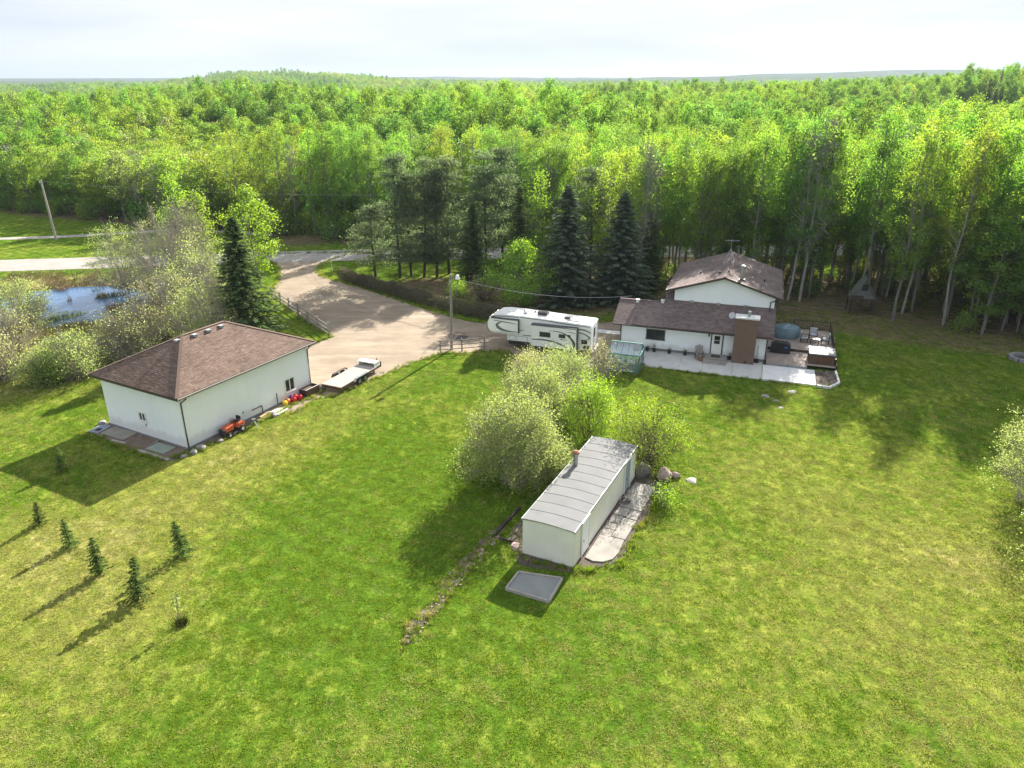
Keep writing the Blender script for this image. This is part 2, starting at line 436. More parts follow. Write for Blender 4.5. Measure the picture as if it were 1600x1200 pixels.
ROAD_X = [-400, -200, -70, -45, -25, 0, 50, 100, 300]
ROAD_Y = [62, 86, 100.4, 104, 106.8, 108.3, 110.3, 112, 118]
def road_y(x): return np.interp(x, ROAD_X, ROAD_Y)
EDGE_X = [-400, -110, -90, -56, -37, -26, 0, 50, 100, 400]
EDGE_Y = [186, 154, 141, 128, 121.5, 116.5, 114.5, 116, 118, 126]
def edge_y(x): return np.interp(x, EDGE_X, EDGE_Y)
NEAR_X = [2, 8, 14, 24, 33, 40, 46, 53, 60, 80, 140]
NEAR_Y = [97, 94, 91, 86, 82, 75.5, 71, 67.5, 64, 57, 46]
def near_y(x): return np.interp(x, NEAR_X, NEAR_Y)
def in_wood(x, y, grow=0.0):
    x = np.asarray(x, float); y = np.asarray(y, float)
    beyond = y > edge_y(x) - grow
    right = (x > 4 - grow) & (y > near_y(x) - grow) & (y < road_y(x) - 4.6 + grow)
    return beyond | right

# ground sheet: fine near the yard, coarse towards the horizon
def axis(lo, hi, step, far, n):
    a = np.arange(lo, hi + step*0.5, step)
    g = np.geomspace(step*1.5, far, n)
    return np.concatenate([lo - g[::-1], a, hi + g])
gx = axis(-120, 110, 1.6, 14000, 46)
gy = np.concatenate([-np.geomspace(10, 4000, 14)[::-1], np.arange(0, 176, 1.6), 176 + np.geomspace(3, 14000, 70)])
GX, GY = np.meshgrid(gx, gy)
GZ = height(GX, GY)
nx, ny = len(gx), len(gy)
gv = np.stack([GX, GY, GZ], -1).reshape(-1, 3)
ii = np.arange(nx*ny).reshape(ny, nx)
gf = np.stack([ii[:-1,:-1], ii[:-1,1:], ii[1:,1:], ii[1:,:-1]], -1).reshape(-1, 4)
gme = bpy.data.meshes.new('ground')
gme.from_pydata(gv.tolist(), [], gf.tolist())
gme.polygons.foreach_set('use_smooth', [True]*len(gme.polygons))
# what grows where: r dry turf, g leaf litter under trees, b marsh round the pond
zr = np.zeros(nx*ny); zg = np.zeros(nx*ny); zb = np.zeros(nx*ny); zl = np.zeros(nx*ny)
X, Y = gv[:, 0], gv[:, 1]
def blob(px, py, r, amt, arr, sq=1.0):
    c = at(px, py); arr += amt*np.exp(-(((X-c.x)/r)**2 + ((Y-c.y)/(r*sq))**2))
for a in ((150, 850, 6, .8), (330, 740, 5, .7), (60, 900, 4, .6), (230, 960, 4, .5), (430, 690, 4, .55), (560, 640, 3, .5),
          (120, 1050, 5, .4), (40, 600, 5, .6), (1250, 760, 7, .35), (1420, 850, 6, .35), (1300, 960, 5, .3), (1480, 1050, 4, .45), (1150, 1000, 4, .3),
          (1540, 880, 4, .5), (1100, 880, 3, .25), (680, 640, 3, .25), (1380, 700, 4, .3)):
    blob(*a[:4], zr)
for a in ((560, 780, 8, .7), (460, 900, 7, .7), (640, 690, 6, .6), (700, 930, 5, .6), (330, 1050, 6, .6), (900, 1050, 5, .5),
          (1000, 690, 4, .3), (1180, 830, 4, .5), (1250, 1000, 3, .35), (620, 600, 4, .8), (1090, 960, 3, .3)):
    blob(*a[:4], zl)
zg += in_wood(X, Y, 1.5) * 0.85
yard_fringe = np.clip(1 - np.abs(Y - near_y(X) + 3)/7.0, 0, 1) * (X > 22) * (X < 90)
zg += 0.62 * yard_fringe  # extra leaf litter on the yard strip along the wood
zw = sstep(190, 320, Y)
for px, py, r, am in ((650, 445, 5, .55), (720, 450, 5, .6), (860, 470, 6, .8), (940, 468, 6, .8), (1010, 455, 5, .8), (800, 465, 5, .7),
                      (300, 520, 6, .5), (240, 470, 6, .4), (480, 375, 6, .7), (1330, 505, 6, .35), (1440, 520, 6, .4), (1250, 500, 4, .6)):
    blob(px, py, r, am, zg)
e = ((X - POND.x)/19.0)**2 + ((Y - POND.y)/13.0)**2
zb += 1.1*np.exp(-e**1.5)
blob(30, 590, 6, .6, zb); blob(10, 540, 8, .7, zb); blob(120, 560, 6, .5, zb)
zc = np.stack([np.clip(zr,0,1), np.clip(zg,0,1), np.clip(zb,0,1), np.clip(zl,0,1)], -1)
ca = gme.attributes.new('zone', 'FLOAT_COLOR', 'POINT'); ca.data.foreach_set('color', zc.astype(np.float32).ravel())

wa = gme.attributes.new('woodland', 'FLOAT', 'POINT'); wa.data.foreach_set('value', np.asarray(zw, np.float32))

def ground_material():
    m, nt, b = base_mat('turf'); b.inputs['Roughness'].default_value = 1.0; b.inputs['Specular IOR Level'].default_value = 0.0
    pos = N(nt, 'ShaderNodeNewGeometry').outputs['Position']
    att = N(nt, 'ShaderNodeAttribute', attribute_name='zone')
    sep = N(nt, 'ShaderNodeSeparateColor'); nt.links.new(att.outputs['Color'], sep.inputs['Color'])
    n_big = noise(nt, 0.14, 5, pos); n_mid = noise(nt, 0.62, 6, pos, 0.62); n_fine = noise(nt, 5.5, 4, pos, 0.7)
    n_str = noise(nt, 0.85, 5, pos, 0.6, mapscale=(1.6, 0.55, 1))
    def add(*xs):
        o = xs[0]
        for x in xs[1:]:
            a = N(nt, 'ShaderNodeMath', operation='ADD')
            for k, v in enumerate((o, x)):
                if isinstance(v, (int, float)): a.inputs[k].default_value = v
                else: nt.links.new(v, a.inputs[k])
            o = a.outputs[0]
        return o
    def mul(x, k):
        a = N(nt, 'ShaderNodeMath', operation='MULTIPLY'); nt.links.new(x, a.inputs[0])
        if isinstance(k, (int, float)): a.inputs[1].default_value = k
        else: nt.links.new(k, a.inputs[1])
        return a.outputs[0]
    lush = (0.076, 0.140, 0.015); green = (0.112, 0.172, 0.021); yel = (0.182, 0.210, 0.040); tan = (0.275, 0.245, 0.110)
    # dryness index: zone + noises
    n_tuft = noise(nt, 2.6, 5, pos, 0.75); n_grain = noise(nt, 14.0, 3, pos, 0.8)
    dry = add(mul(n_big, 0.5), mul(n_mid, 0.62), mul(n_str, 0.44), mul(n_tuft, 0.55), mul(n_grain, 0.30), mul(sep.outputs['Red'], 0.42), -1.18)
    al = att.outputs['Alpha']
    dry = add(dry, mul(al, -0.10))
    c = mixc(nt, ramp(nt, dry, -0.22, 0.06), lush, green)
    c = mixc(nt, ramp(nt, dry, 0.0, 0.30), c, yel)
    c = mixc(nt, ramp(nt, dry, 0.34, 0.62), c, tan)
    # leaf litter and bare soil in the wood
    litter = mixc(nt, ramp(nt, n_fine, 0.35, 0.65), (0.105, 0.085, 0.055), (0.185, 0.145, 0.095))
    litter = mixc(nt, ramp(nt, n_mid, 0.5, 0.66), litter, (0.07, 0.10, 0.02))
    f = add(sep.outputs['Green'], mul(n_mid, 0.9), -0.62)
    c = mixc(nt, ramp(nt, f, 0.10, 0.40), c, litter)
    marsh = mixc(nt, ramp(nt, n_mid, 0.4, 0.62), (0.29, 0.235, 0.125), (0.12, 0.15, 0.03))
    f = add(sep.outputs['Blue'], mul(n_mid, 0.8), -0.55)
    c = mixc(nt, ramp(nt, f, 0.12, 0.4), c, marsh)
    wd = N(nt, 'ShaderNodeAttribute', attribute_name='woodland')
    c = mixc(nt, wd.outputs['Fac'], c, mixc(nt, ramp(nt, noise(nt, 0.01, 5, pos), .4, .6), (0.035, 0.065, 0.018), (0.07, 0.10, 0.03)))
    # faint mowing lines
    vm = N(nt, 'ShaderNodeVectorMath', operation='DOT_PRODUCT'); nt.links.new(pos, vm.inputs[0]); vm.inputs[1].default_value = (0.545*4.6, 0.839*4.6, 0)
    sn_ = N(nt, 'ShaderNodeMath', operation='SINE'); nt.links.new(add(vm.outputs['Value'], mul(n_big, 5.0)), sn_.inputs[0])
    mow = add(mul(mul(sn_.outputs[0], ramp(nt, n_str, .36, .58)), 0.34), 0.5)
    def times(c, f, p0, p1, lo, hi):
        mm = N(nt, 'ShaderNodeMix', data_type='RGBA', blend_type='MULTIPLY'); mm.inputs['Factor'].default_value = 1.0
        nt.links.new(c, mm.inputs['A']); nt.links.new(ramp(nt, f, p0, p1, lo, hi), mm.inputs['B'])
        return mm
    mm = times(c, noise(nt, 1.9, 5, pos, 0.7), 0.40, 0.62, (0.83, 0.86, 0.86), (1.16, 1.11, 1.1))
    mm = times(mm.outputs['Result'], noise(nt, 4.6, 4, pos, 0.8), 0.38, 0.64, (0.66, 0.70, 0.6), (1.36, 1.28, 1.3))
    mm = times(mm.outputs['Result'], n_str, 0.40, 0.62, (0.88,)*3, (1.11,)*3)
    mm = times(mm.outputs['Result'], mow, 0.28, 0.72, (0.86, 0.89, 0.86), (1.13, 1.10, 1.12))
    nt.links.new(mm.outputs['Result'], b.inputs['Base Color'])
    bump(nt, b, add(mul(n_fine, 1.0), mul(n_mid, 2.0), mul(noise(nt, 22.0, 2, pos), 0.5)), 0.55, 0.10)
    return m
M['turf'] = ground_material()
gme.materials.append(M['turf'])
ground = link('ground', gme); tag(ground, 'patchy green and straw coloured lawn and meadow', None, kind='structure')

def gravel_material(name, cA, cB, cC):
    m, nt, b = base_mat(name); b.inputs['Roughness'].default_value = 0.97; b.inputs['Specular IOR Level'].default_value = 0.15
    pos = N(nt, 'ShaderNodeNewGeometry').outputs['Position']
    f = noise(nt, 0.35, 6, pos, 0.6); g = noise(nt, 9.0, 3, pos, 0.8); h = noise(nt, 0.5, 5, pos, 0.6, mapscale=(0.35, 1.6, 1))
    c = mixc(nt, ramp(nt, f, 0.35, 0.66), cA, cB)
    c = mixc(nt, ramp(nt, h, 0.5, 0.72), c, cC)
    mm = N(nt, 'ShaderNodeMix', data_type='RGBA', blend_type='MULTIPLY'); mm.inputs['Factor'].default_value = 1.0
    nt.links.new(c, mm.inputs['A']); nt.links.new(ramp(nt, g, 0.25, 0.75, (0.78,)*3, (1.15,)*3), mm.inputs['B'])
    nt.links.new(mm.outputs['Result'], b.inputs['Base Color']); bump(nt, b, g, 0.5, 0.03)
    return m
M['gravel'] = gravel_material('sandy gravel', (0.295, 0.240, 0.180), (0.222, 0.178, 0.132), (0.35, 0.292, 0.226))
M['road'] = gravel_material('grey road gravel', (0.33, 0.31, 0.288), (0.28, 0.26, 0.24), (0.38, 0.36, 0.34))
M['ash'] = pmat('dark ash', (0.05, 0.045, 0.042), (0.10, 0.085, 0.075), 2.5, 1.0)

def smooth_loop(pts, n=6, jit=0.10, closed=True, seed=1):
    r = random.Random(seed); P = [Vector((p[0], p[1])) for p in pts]; k = len(P); out = []
    for i in range(k if closed else k-1):
        p0, p1, p2, p3 = P[(i-1) % k], P[i], P[(i+1) % k], P[(i+2) % k]
        m = max(2, int((p2-p1).length / 0.9)) if n is None else n
        for j in range(m):
            t = j/m
            q = 0.5*((2*p1) + (p2-p0)*t + (2*p0-5*p1+4*p2-p3)*t*t + (3*p1-p0-3*p2+p3)*t**3)
            out.append(Vector((q.x + r.uniform(-jit, jit), q.y + r.uniform(-jit, jit))))
    return out

def sheet(name, pts, z, mat, label=None, jit=0.10, smooth=True, seed=1, thick=0.0, parent=None, kind='structure', n=None):
    L = smooth_loop(pts, n, jit, True, seed) if smooth else [Vector((p[0], p[1])) for p in pts]
    mb = MB()
    if thick > 0: mb.prism([(p.x, p.y) for p in L], 'z', z - thick, z)
    else: mb.poly([(p.x, p.y, z) for p in L])
    o = mb.build(name, mat, parent)
    if thick == 0:
        for p in o.data.polygons:
            if p.normal.z < 0: p.flip()
    if kind: tag(o, label, None, kind=kind)
    return o
def px(*ps): return [at(*p) for p in ps]

# gravel road running past the property, with shoulders
xs = np.concatenate([np.linspace(-330, -110, 12), np.linspace(-100, 120, 56), np.linspace(130, 300, 10)])
mb = MB(); rr = random.Random(4)
for i in range(len(xs)-1):
    a, b_ = xs[i], xs[i+1]
    mb.poly([(a, road_y(a)-3.7+0.12*math.sin(a*1.7), .016), (b_, road_y(b_)-3.7+0.12*math.sin(b_*1.7), .016),
             (b_, road_y(b_)+3.5+0.12*math.sin(b_*2.3), .016), (a, road_y(a)+3.5+0.12*math.sin(a*2.3), .016)])
tag(mb.build('road', M['road']), 'pale grey gravel road passing behind the pines', None, kind='structure')

drive = px((600, 586), (556, 604), (522, 617), (489, 624), (470, 640), (440, 640)) + [Vector((-19.5, 60.5, 0)), Vector((-21, 64.5, 0)), Vector((-19.3, 68.3, 0))] + \
        px((519, 527), (492, 511), (462, 491), (437, 470), (428, 452), (436, 432), (432, 414), (405, 402)) + [Vector((-37, 107, 0)), Vector((-28, 108.3, 0)), Vector((-19, 108.3, 0))] + \
        px((545, 398), (512, 408), (496, 420), (503, 431), (530, 440), (590, 458), (650, 478), (705, 495), (757, 505), (830, 503), (900, 507), (950, 503), (975, 506), (974, 545), (945, 562), (915, 578),
           (860, 577), (812, 560), (790, 548), (760, 549), (722, 551), (690, 551), (664, 560), (632, 572))
sheet('driveway', drive, 0.008, M['gravel'], 'wide tan gravel driveway curving in from the road', 0.13, n=None)
def ribbon(name, pts, w, z, mat, label, seed):
    r = random.Random(seed); P = [Vector((p.x, p.y)) for p in pts]; fine = []
    for i in range(len(P)-1):
        p0, p1, p2, p3 = P[max(i-1, 0)], P[i], P[i+1], P[min(i+2, len(P)-1)]
        for j in range(10): t = j/10; fine.append(.5*((2*p1)+(p2-p0)*t+(2*p0-5*p1+4*p2-p3)*t*t+(3*p1-p0-3*p2+p3)*t**3))
    mb = MB(); L = []
    for i, p in enumerate(fine):
        d = fine[min(i+1, len(fine)-1)] - fine[max(i-1, 0)]; n = Vector((-d.y, d.x)).normalized(); k = w*r.uniform(.55, 1.0)*min(1, i/8+.1, (len(fine)-1-i)/8+.1); L.append((p+n*k, p-n*k*r.uniform(.8, 1.2)))
    for (a, b), (c, d) in zip(L[:-1], L[1:]): mb.poly([(a.x, a.y, z), (c.x, c.y, z), (d.x, d.y, z), (b.x, b.y, z)])
    return tag(mb.build(name, mat), label, None, kind='structure')
M['track'] = gravel_material('compacted wheel track', (0.275, 0.223, 0.167), (0.225, 0.181, 0.134), (0.315, 0.26, 0.198))
M['loose'] = gravel_material('pale loose gravel', (0.345, 0.288, 0.225), (0.295, 0.242, 0.185), (0.375, 0.315, 0.25))
for k, (dx, mt) in enumerate(((0, 'track'), (1.9, 'track'))):
    ribbon('wheel_track', [Vector((p.x+dx*.75, p.y-dx*.6, 0)) for p in px((470, 408), (480, 432), (520, 462), (580, 487), (650, 508), (720, 519), (790, 516))], .28, .020 + .004*k, M[mt], 'wheel tracks worn into the gravel driveway', 70+k)
sheet('lane', [Vector((-140, 113.0, 0)), Vector((-100, 116.2, 0)), Vector((-75, 118.6, 0)), Vector((-55, 124.5, 0)), Vector((-40, 120.5, 0)), Vector((-40, 122.6, 0)), Vector((-56, 126.6, 0)), Vector((-76, 120.4, 0)), Vector((-100, 118.0, 0)), Vector((-140, 115.0, 0))],
      0.012, M['road'], 'faint gravel lane across the grass beyond the road', 0.08)
sheet('pole_ash_patch', px((700, 524), (712, 519), (728, 521), (731, 526), (722, 531), (706, 531)), 0.014, M['ash'], 'dark scorched patch on the gravel by the lamp pole', 0.1, seed=3)

# pond
M['water'] = None
m, nt, b = base_mat('pond water'); b.inputs['Base Color'].default_value = (0.055, 0.12, 0.235, 1); b.inputs['Roughness'].default_value = 0.10  # blue of a sky reflection put into the base colour
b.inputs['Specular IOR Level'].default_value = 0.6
bump(nt, b, noise(nt, 1.6, 3, N(nt, 'ShaderNodeNewGeometry').outputs['Position']), 0.12, 0.05)
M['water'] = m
L = [(POND.x + 15*math.cos(t), POND.y + 12.5*math.sin(t)) for t in np.linspace(0, 2*math.pi, 40, endpoint=False)]
sheet('pond_water', L, -0.40, M['water'], 'shallow pond water with blue sky reflection painted into its colour', smooth=False)

# ------------------------------------------------------------------ plants
def rot2(a): return np.stack([np.cos(a), np.sin(a)], -1)

def poplar(seed, H=16.0, base=0.30, Rmax=2.3, clumps=74, per=42, leaf=0.25, dead=False, cmin=.45, cmax=.85, top=.86):
    """trunk with limbs, and a tall uneven crown of leaf clumps"""
    rng = np.random.default_rng(seed); tr, cr = NB(), NB()
    k = 9; zz = np.linspace(0, H*0.97, k); off = np.cumsum(rng.normal(0, 0.10, (k, 2)), 0); off -= off[0]
    P = np.column_stack([off, zz]); rad = 0.125*(1 - 0.9*np.linspace(0, 1, k)) + 0.012
    tr.twigs(P[:-1], P[1:], rad[:-1], rad[1:], 0, 6)
    t = base + (1-base)*rng.beta(1.25, 1.15, clumps); t = np.sort(t)
    u = (t - base)/(1 - base)
    prof = np.sin(np.pi*np.clip(u*top + 0.12, 0, 1))**0.75
    lobe = 1 + 0.25*np.sin(3*rng.uniform(0, 6.28) + u*7)
    ang = rng.uniform(0, 2*np.pi, clumps); rr = Rmax*prof*lobe*rng.uniform(0.25, 1.0, clumps)**0.6
    C = np.column_stack([rot2(ang)*rr[:, None], t*H]); C[:, 0] += np.interp(t*H, zz, off[:, 0]); C[:, 1] += np.interp(t*H, zz, off[:, 1])
    # limbs to the clumps
    zb = np.maximum(C[:, 2] - rr*rng.uniform(0.6, 1.1, clumps) - 0.3, H*base*0.75)
    B = np.column_stack([np.interp(zb, zz, off[:, 0]), np.interp(zb, zz, off[:, 1]), zb])
    lim = rng.random(clumps) < (1.0 if dead else .55)
    Cm = B*.45 + C*.55 + rng.normal(0, .22, C.shape); tr.twigs(B[lim], Cm[lim], 0.030, 0.018, 0, 3); tr.twigs(Cm[lim], C[lim], 0.018, 0.007, 0, 3)
    if dead:
        D = np.repeat(C, 9, 0); E = D + rng.normal(0, 0.65, D.shape) + np.array([0, 0, 0.35])
        tr.twigs(D, E, 0.016, 0.006, 0, 3)
        C = C[rng.random(clumps) < 0.3]; per = 12
    n = len(C)
    cs = rng.uniform(cmin, cmax, n)
    L = np.repeat(C, per, 0) + rng.normal(0, 1, (n*per, 3)) * np.repeat(cs, per)[:, None] * np.array([0.62, 0.62, 0.55])
    tint = np.clip(np.repeat(rng.normal(0, 0.5, n), per) + rng.normal(0, 0.35, n*per), -1, 1)
    cr.leaves(L, leaf, tint, rng, 0)
    return tr, cr

def spruce(seed, H=12.0, Rb=2.6, whorls=30, br=9, per=15, q=0.34, base=0.05, power=0.85):
    rng = np.random.default_rng(seed); tr, cr = NB(), NB()
    tr.twigs([[0, 0, 0]], [[0, 0, H*0.96]], [H*0.014 + 0.03], [0.012], 0, 7)
    for i in range(whorls):
        t = base + (0.985-base)*(i/(whorls-1))**0.92
        Lb = Rb*((1-t)/(1-base))**power + 0.10*H/12
        nb = max(4, int(round(br*(0.55+0.45*(1-t)))))
        a0 = rng.uniform(0, 6.28)
        for j in range(nb):
            a = a0 + 6.283*j/nb + rng.normal(0, 0.14); Lk = Lb*rng.uniform(0.72, 1.12)
            m = max(4, int(per*(0.35 + 0.65*Lk/Rb)))
            s = (np.arange(m)+0.5)/m
            droop = -0.30*Lk*s + 0.22*Lk*s**2 - 0.05*Lk + 0.35*Lk*(t > 0.8)*s
            x = Lk*s; side = np.where(np.arange(m) % 2 == 0, 1, -1)*rng.uniform(0.05, 0.30, m)*Lk*(1.05 - s)*0.8
            dirv = np.array([math.cos(a), math.sin(a)]); perp = np.array([-dirv[1], dirv[0]])
            C = np.column_stack([dirv[0]*x + perp[0]*side, dirv[1]*x + perp[1]*side, t*H + droop + rng.normal(0, 0.03*H/12, m) - np.abs(side)*0.25])
            tip = np.column_stack([dirv[0]*0.75 + perp[0]*np.sign(side)*0.6, dirv[1]*0.75 + perp[1]*np.sign(side)*0.6, np.full(m, -0.22)])
            tip /= np.linalg.norm(tip, axis=1, keepdims=True)
            up = np.array([0, 0, 1.0]) + rng.normal(0, 0.45, (m, 3)); w = np.cross(tip, up); w /= np.linalg.norm(w, axis=1, keepdims=True)
            sz = q*rng.uniform(0.7, 1.3, m)[:, None]
            U, W = tip*sz*0.85, w*sz*0.36
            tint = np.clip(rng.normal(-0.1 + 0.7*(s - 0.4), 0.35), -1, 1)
            cr.quads(np.stack([C-U, C+W, C+U, C-W], 1), tint, 0)
    return tr, cr

def pine(seed, H=13.0, base=0.30, Rb=2.5, n=58, per=70, q=0.30, dead=0.0):
    rng = np.random.default_rng(seed); tr, cr = NB(), NB()
    k = 8; zz = np.linspace(0, H*0.98, k); off = np.cumsum(rng.normal(0, 0.07, (k, 2)), 0); off -= off[0]
    P = np.column_stack([off, zz]); rad = 0.17*(1 - 0.88*np.linspace(0, 1, k)) + 0.015
    tr.twigs(P[:-1], P[1:], rad[:-1], rad[1:], 0, 7)
    t = base + (0.98-base)*np.sort(rng.uniform(0, 1, n)); u = (t-base)/(0.98-base)
    Lb = Rb*(1 - 0.72*u**1.3)*rng.uniform(0.55, 1.1, n)*np.where(u < 0.12, 0.75, 1)
    a = rng.uniform(0, 6.283, n); zb = t*H
    B = np.column_stack([np.interp(zb, zz, off[:, 0]), np.interp(zb, zz, off[:, 1]), zb])
    E = B + np.column_stack([rot2(a)*Lb[:, None], Lb*rng.uniform(-0.05, 0.30, n)])
    tr.twigs(B, E, 0.05*(1-0.6*u), 0.012, 0, 4)
    live = rng.random(n) >= dead*(1.3-u)
    D = np.repeat(E[~live], 7, 0)
    if len(D): tr.twigs(D, D + rng.normal(0, 0.4, D.shape), 0.014, 0.006, 1, 3)
    for s0, cnt in ((1.0, per), (0.62, per//2)):
        C = (B + (E-B)*s0)[live]; m = len(C)
        L = np.repeat(C, cnt, 0) + rng.normal(0, 1, (m*cnt, 3))*np.array([0.50, 0.50, 0.15])
        tint = np.clip(np.repeat(rng.normal(0, 0.4, m), cnt) + rng.normal(0, 0.3, m*cnt), -1, 1)
        cr.leaves(L, q, tint, rng, 0, aspect=0.32)
    return tr, cr

def shrub(seed, rx=2.5, ry=2.5, h=3.5, stems=16, clumps=90, per=40, leaf=0.13, twigs=500, low=0.15, spread=0.34):
    """many stems from the ground, twigs, and leaf clumps over an uneven dome"""
    rng = np.random.default_rng(seed); br, fo = NB(), NB()
    def dome(n, lo, hi):
        a = rng.uniform(0, 6.283, n); z = rng.uniform(low, 1.0, n)
        r = np.sqrt(np.clip(1 - ((z - 0.42)/0.60)**2, 0.03, 1)); s = rng.uniform(lo, hi, n)
        lump = 1 + 0.16*np.sin(3*a + seed) + 0.13*np.sin(5*a + 2*seed + 4*z) + 0.08*np.sin(9*a + 5*z + seed)
        return np.column_stack([rx*r*lump*s*np.cos(a), ry*r*lump*s*np.sin(a), h*(0.12 + (z-0.12)*(0.55 + 0.45*s))*(1 + 0.07*np.sin(4*a + seed))])
    S = dome(stems*3, 0.55, 0.95)
    B = np.column_stack([rng.normal(0, 0.18*rx, stems*3), rng.normal(0, 0.18*ry, stems*3), np.zeros(stems*3)])
    Mid = B*0.6 + S*0.4 + rng.normal(0, 0.10*h, S.shape)*0.4; Mid[:, 2] = S[:, 2]*0.55
    br.twigs(B, Mid, 0.035, 0.024, 0, 4); br.twigs(Mid, S, 0.024, 0.010, 0, 3)
    j = rng.integers(0, len(S), twigs); f = rng.uniform(0.1, 1, twigs)[:, None]
    T0 = Mid[j] + (S[j]-Mid[j])*f; d = T0/np.array([rx, ry, h]) - np.array([0, 0, 0.25]); d = d*np.array([1, 1, 0.9]) + rng.normal(0, 0.35, d.shape) + np.array([0, 0, 0.45])
    d /= np.linalg.norm(d, axis=1, keepdims=True)
    br.twigs(T0, T0 + d*rng.uniform(0.10, 0.24, (twigs, 1))*h, 0.009, 0.004, 0, 3)
    C = dome(clumps, 0.62, 1.06)
    cs = spread*rng.uniform(0.6, 1.3, clumps)
    L = np.repeat(C, per, 0) + rng.normal(0, 1, (clumps*per, 3))*np.repeat(cs, per)[:, None]
    L[:, 2] = np.maximum(L[:, 2], 0.05)
    tint = np.clip(np.repeat(rng.normal(0, 0.5, clumps), per) + rng.normal(0, 0.3, clumps*per), -1, 1)
    fo.leaves(L, leaf, tint, rng, 0)
    return br, fo

def plant(name, label, cat, loc, meshes, rz=0.0, sc=1.0, group=None, parts=('trunk', 'crown'), sz=None):
    o = thing(name, label, cat, loc, rz, group)
    o.scale = (sc, sc, sc if sz is None else sz)
    for nm, me in zip(parts, meshes): link(nm, me, o)
    return o
def meshes(pair, name, mats):
    return pair[0].mesh(name + '_wood', mats[0]), pair[1].mesh(name + '_leaves', mats[1])

# ---- the wood: poplars
POPLAR = []; POP_H = (16, 17, 15, 16.5, 14, 15.5, 16, 15)
for i, (Hh, bs, Rm, cl, pr) in enumerate(((16, .24, 2.3, 120, 48), (17, .30, 2.0, 110, 48), (15, .20, 2.5, 126, 48), (16.5, .33, 2.1, 104, 48), (14, .18, 2.2, 112, 48), (15.5, .28, 1.8, 100, 48), (16, .26, 2.5, 118, 48), (15, .24, 2.0, 106, 48))):
    pr_ = poplar(100 + i, Hh, bs, Rm, cl, pr, leaf=.165, cmin=.34, cmax=.62, top=.78)
    wood = pr_[0].mesh('poplar_wood', M['bark_pale'] if i % 2 else M['bark'])
    POPLAR.append([(wood, pr_[1].mesh('poplar_leaves', M[lm])) for lm in ('leaf_poplar', 'leaf_yellow', 'leaf_deep')])
DEADP = [meshes(poplar(140 + i, 15, .30, 1.5, 60, 20, dead=True), 'bare_poplar', (M['bark_pale'], M['leaf_olive'])) for i in range(2)]

def joined(pairs, name, mats):
    """trunk and crown as one mesh for the far mass"""
    nb = NB()
    for w, c in pairs:
        pass
    return nb

def proto_collection(name, items):
    c = bpy.data.collections.new(name)
    for i, (nb_w, nb_c, mw, mc) in enumerate(items):
        nb = NB(); nb.V = nb_w.V + nb_c.V; nb.T = nb_w.T + nb_c.T
        nb.M = [np.zeros_like(a) for a in nb_w.M] + [np.ones_like(a) for a in nb_c.M]
        o = bpy.data.objects.new('%s_%02d' % (name, i), nb.mesh(name, [mw, mc])); c.objects.link(o)
    return c

def scatter(name, pts, coll, idx, rz, sc, label, kind='stuff', scz=None):
    """one object: a cloud of points, each carrying one plant"""
    me = bpy.data.meshes.new(name); me.from_pydata(pts.tolist(), [], [])
    for nm, tp, val in (('vi', 'INT', idx), ('rz', 'FLOAT', rz), ('sc', 'FLOAT', sc), ('scz', 'FLOAT', sc if scz is None else scz)):
        a = me.attributes.new(nm, tp, 'POINT'); a.data.foreach_set('value', np.asarray(val, np.int32 if tp == 'INT' else np.float32))
    o = link(name, me)
    ng = bpy.data.node_groups.new(name, 'GeometryNodeTree')
    ng.interface.new_socket('Geometry', in_out='INPUT', socket_type='NodeSocketGeometry')
    ng.interface.new_socket('Geometry', in_out='OUTPUT', socket_type='NodeSocketGeometry')
    gi, go = ng.nodes.new('NodeGroupInput'), ng.nodes.new('NodeGroupOutput')
    iop = ng.nodes.new('GeometryNodeInstanceOnPoints'); ci = ng.nodes.new('GeometryNodeCollectionInfo')
    ci.inputs['Collection'].default_value = coll; ci.inputs['Separate Children'].default_value = True; ci.inputs['Reset Children'].default_value = True
    def named(nm, tp):
        n = ng.nodes.new('GeometryNodeInputNamedAttribute'); n.data_type = tp; n.inputs['Name'].default_value = nm; return n.outputs['Attribute']
    cx = ng.nodes.new('ShaderNodeCombineXYZ'); cs = ng.nodes.new('ShaderNodeCombineXYZ')
    ng.links.new(named('rz', 'FLOAT'), cx.inputs['Z'])
    s = named('sc', 'FLOAT'); ng.links.new(s, cs.inputs['X']); ng.links.new(s, cs.inputs['Y']); ng.links.new(named('scz', 'FLOAT'), cs.inputs['Z'])
    iop.inputs['Pick Instance'].default_value = True
    ng.links.new(gi.outputs[0], iop.inputs['Points']); ng.links.new(ci.outputs[0], iop.inputs['Instance'])
    ng.links.new(named('vi', 'INT'), iop.inputs['Instance Index']); ng.links.new(cx.outputs[0], iop.inputs['Rotation']); ng.links.new(cs.outputs[0], iop.inputs['Scale'])
    ng.links.new(iop.outputs[0], go.inputs[0])
    md = o.modifiers.new('scatter', 'NODES'); md.node_group = ng
    return tag(o, label, None, kind=kind)

def grid_points(x0, x1, y0, y1, s, rng, jit=0.45):
    a, b_ = np.meshgrid(np.arange(x0, x1, s), np.arange(y0, y1, s)); P = np.column_stack([a.ravel(), b_.ravel()])
    return P + rng.uniform(-jit, jit, P.shape)*s

SHOW_HOUSE = None
near = np.concatenate([grid_points(-150, 150, 45, 109, 2.95, RNG), grid_points(-150, 150, 109, 330, 3.4, RNG)])
near = near[in_wood(near[:, 0], near[:, 1]) & (np.abs(near[:, 0]) < 0.72*near[:, 1] + 38)]
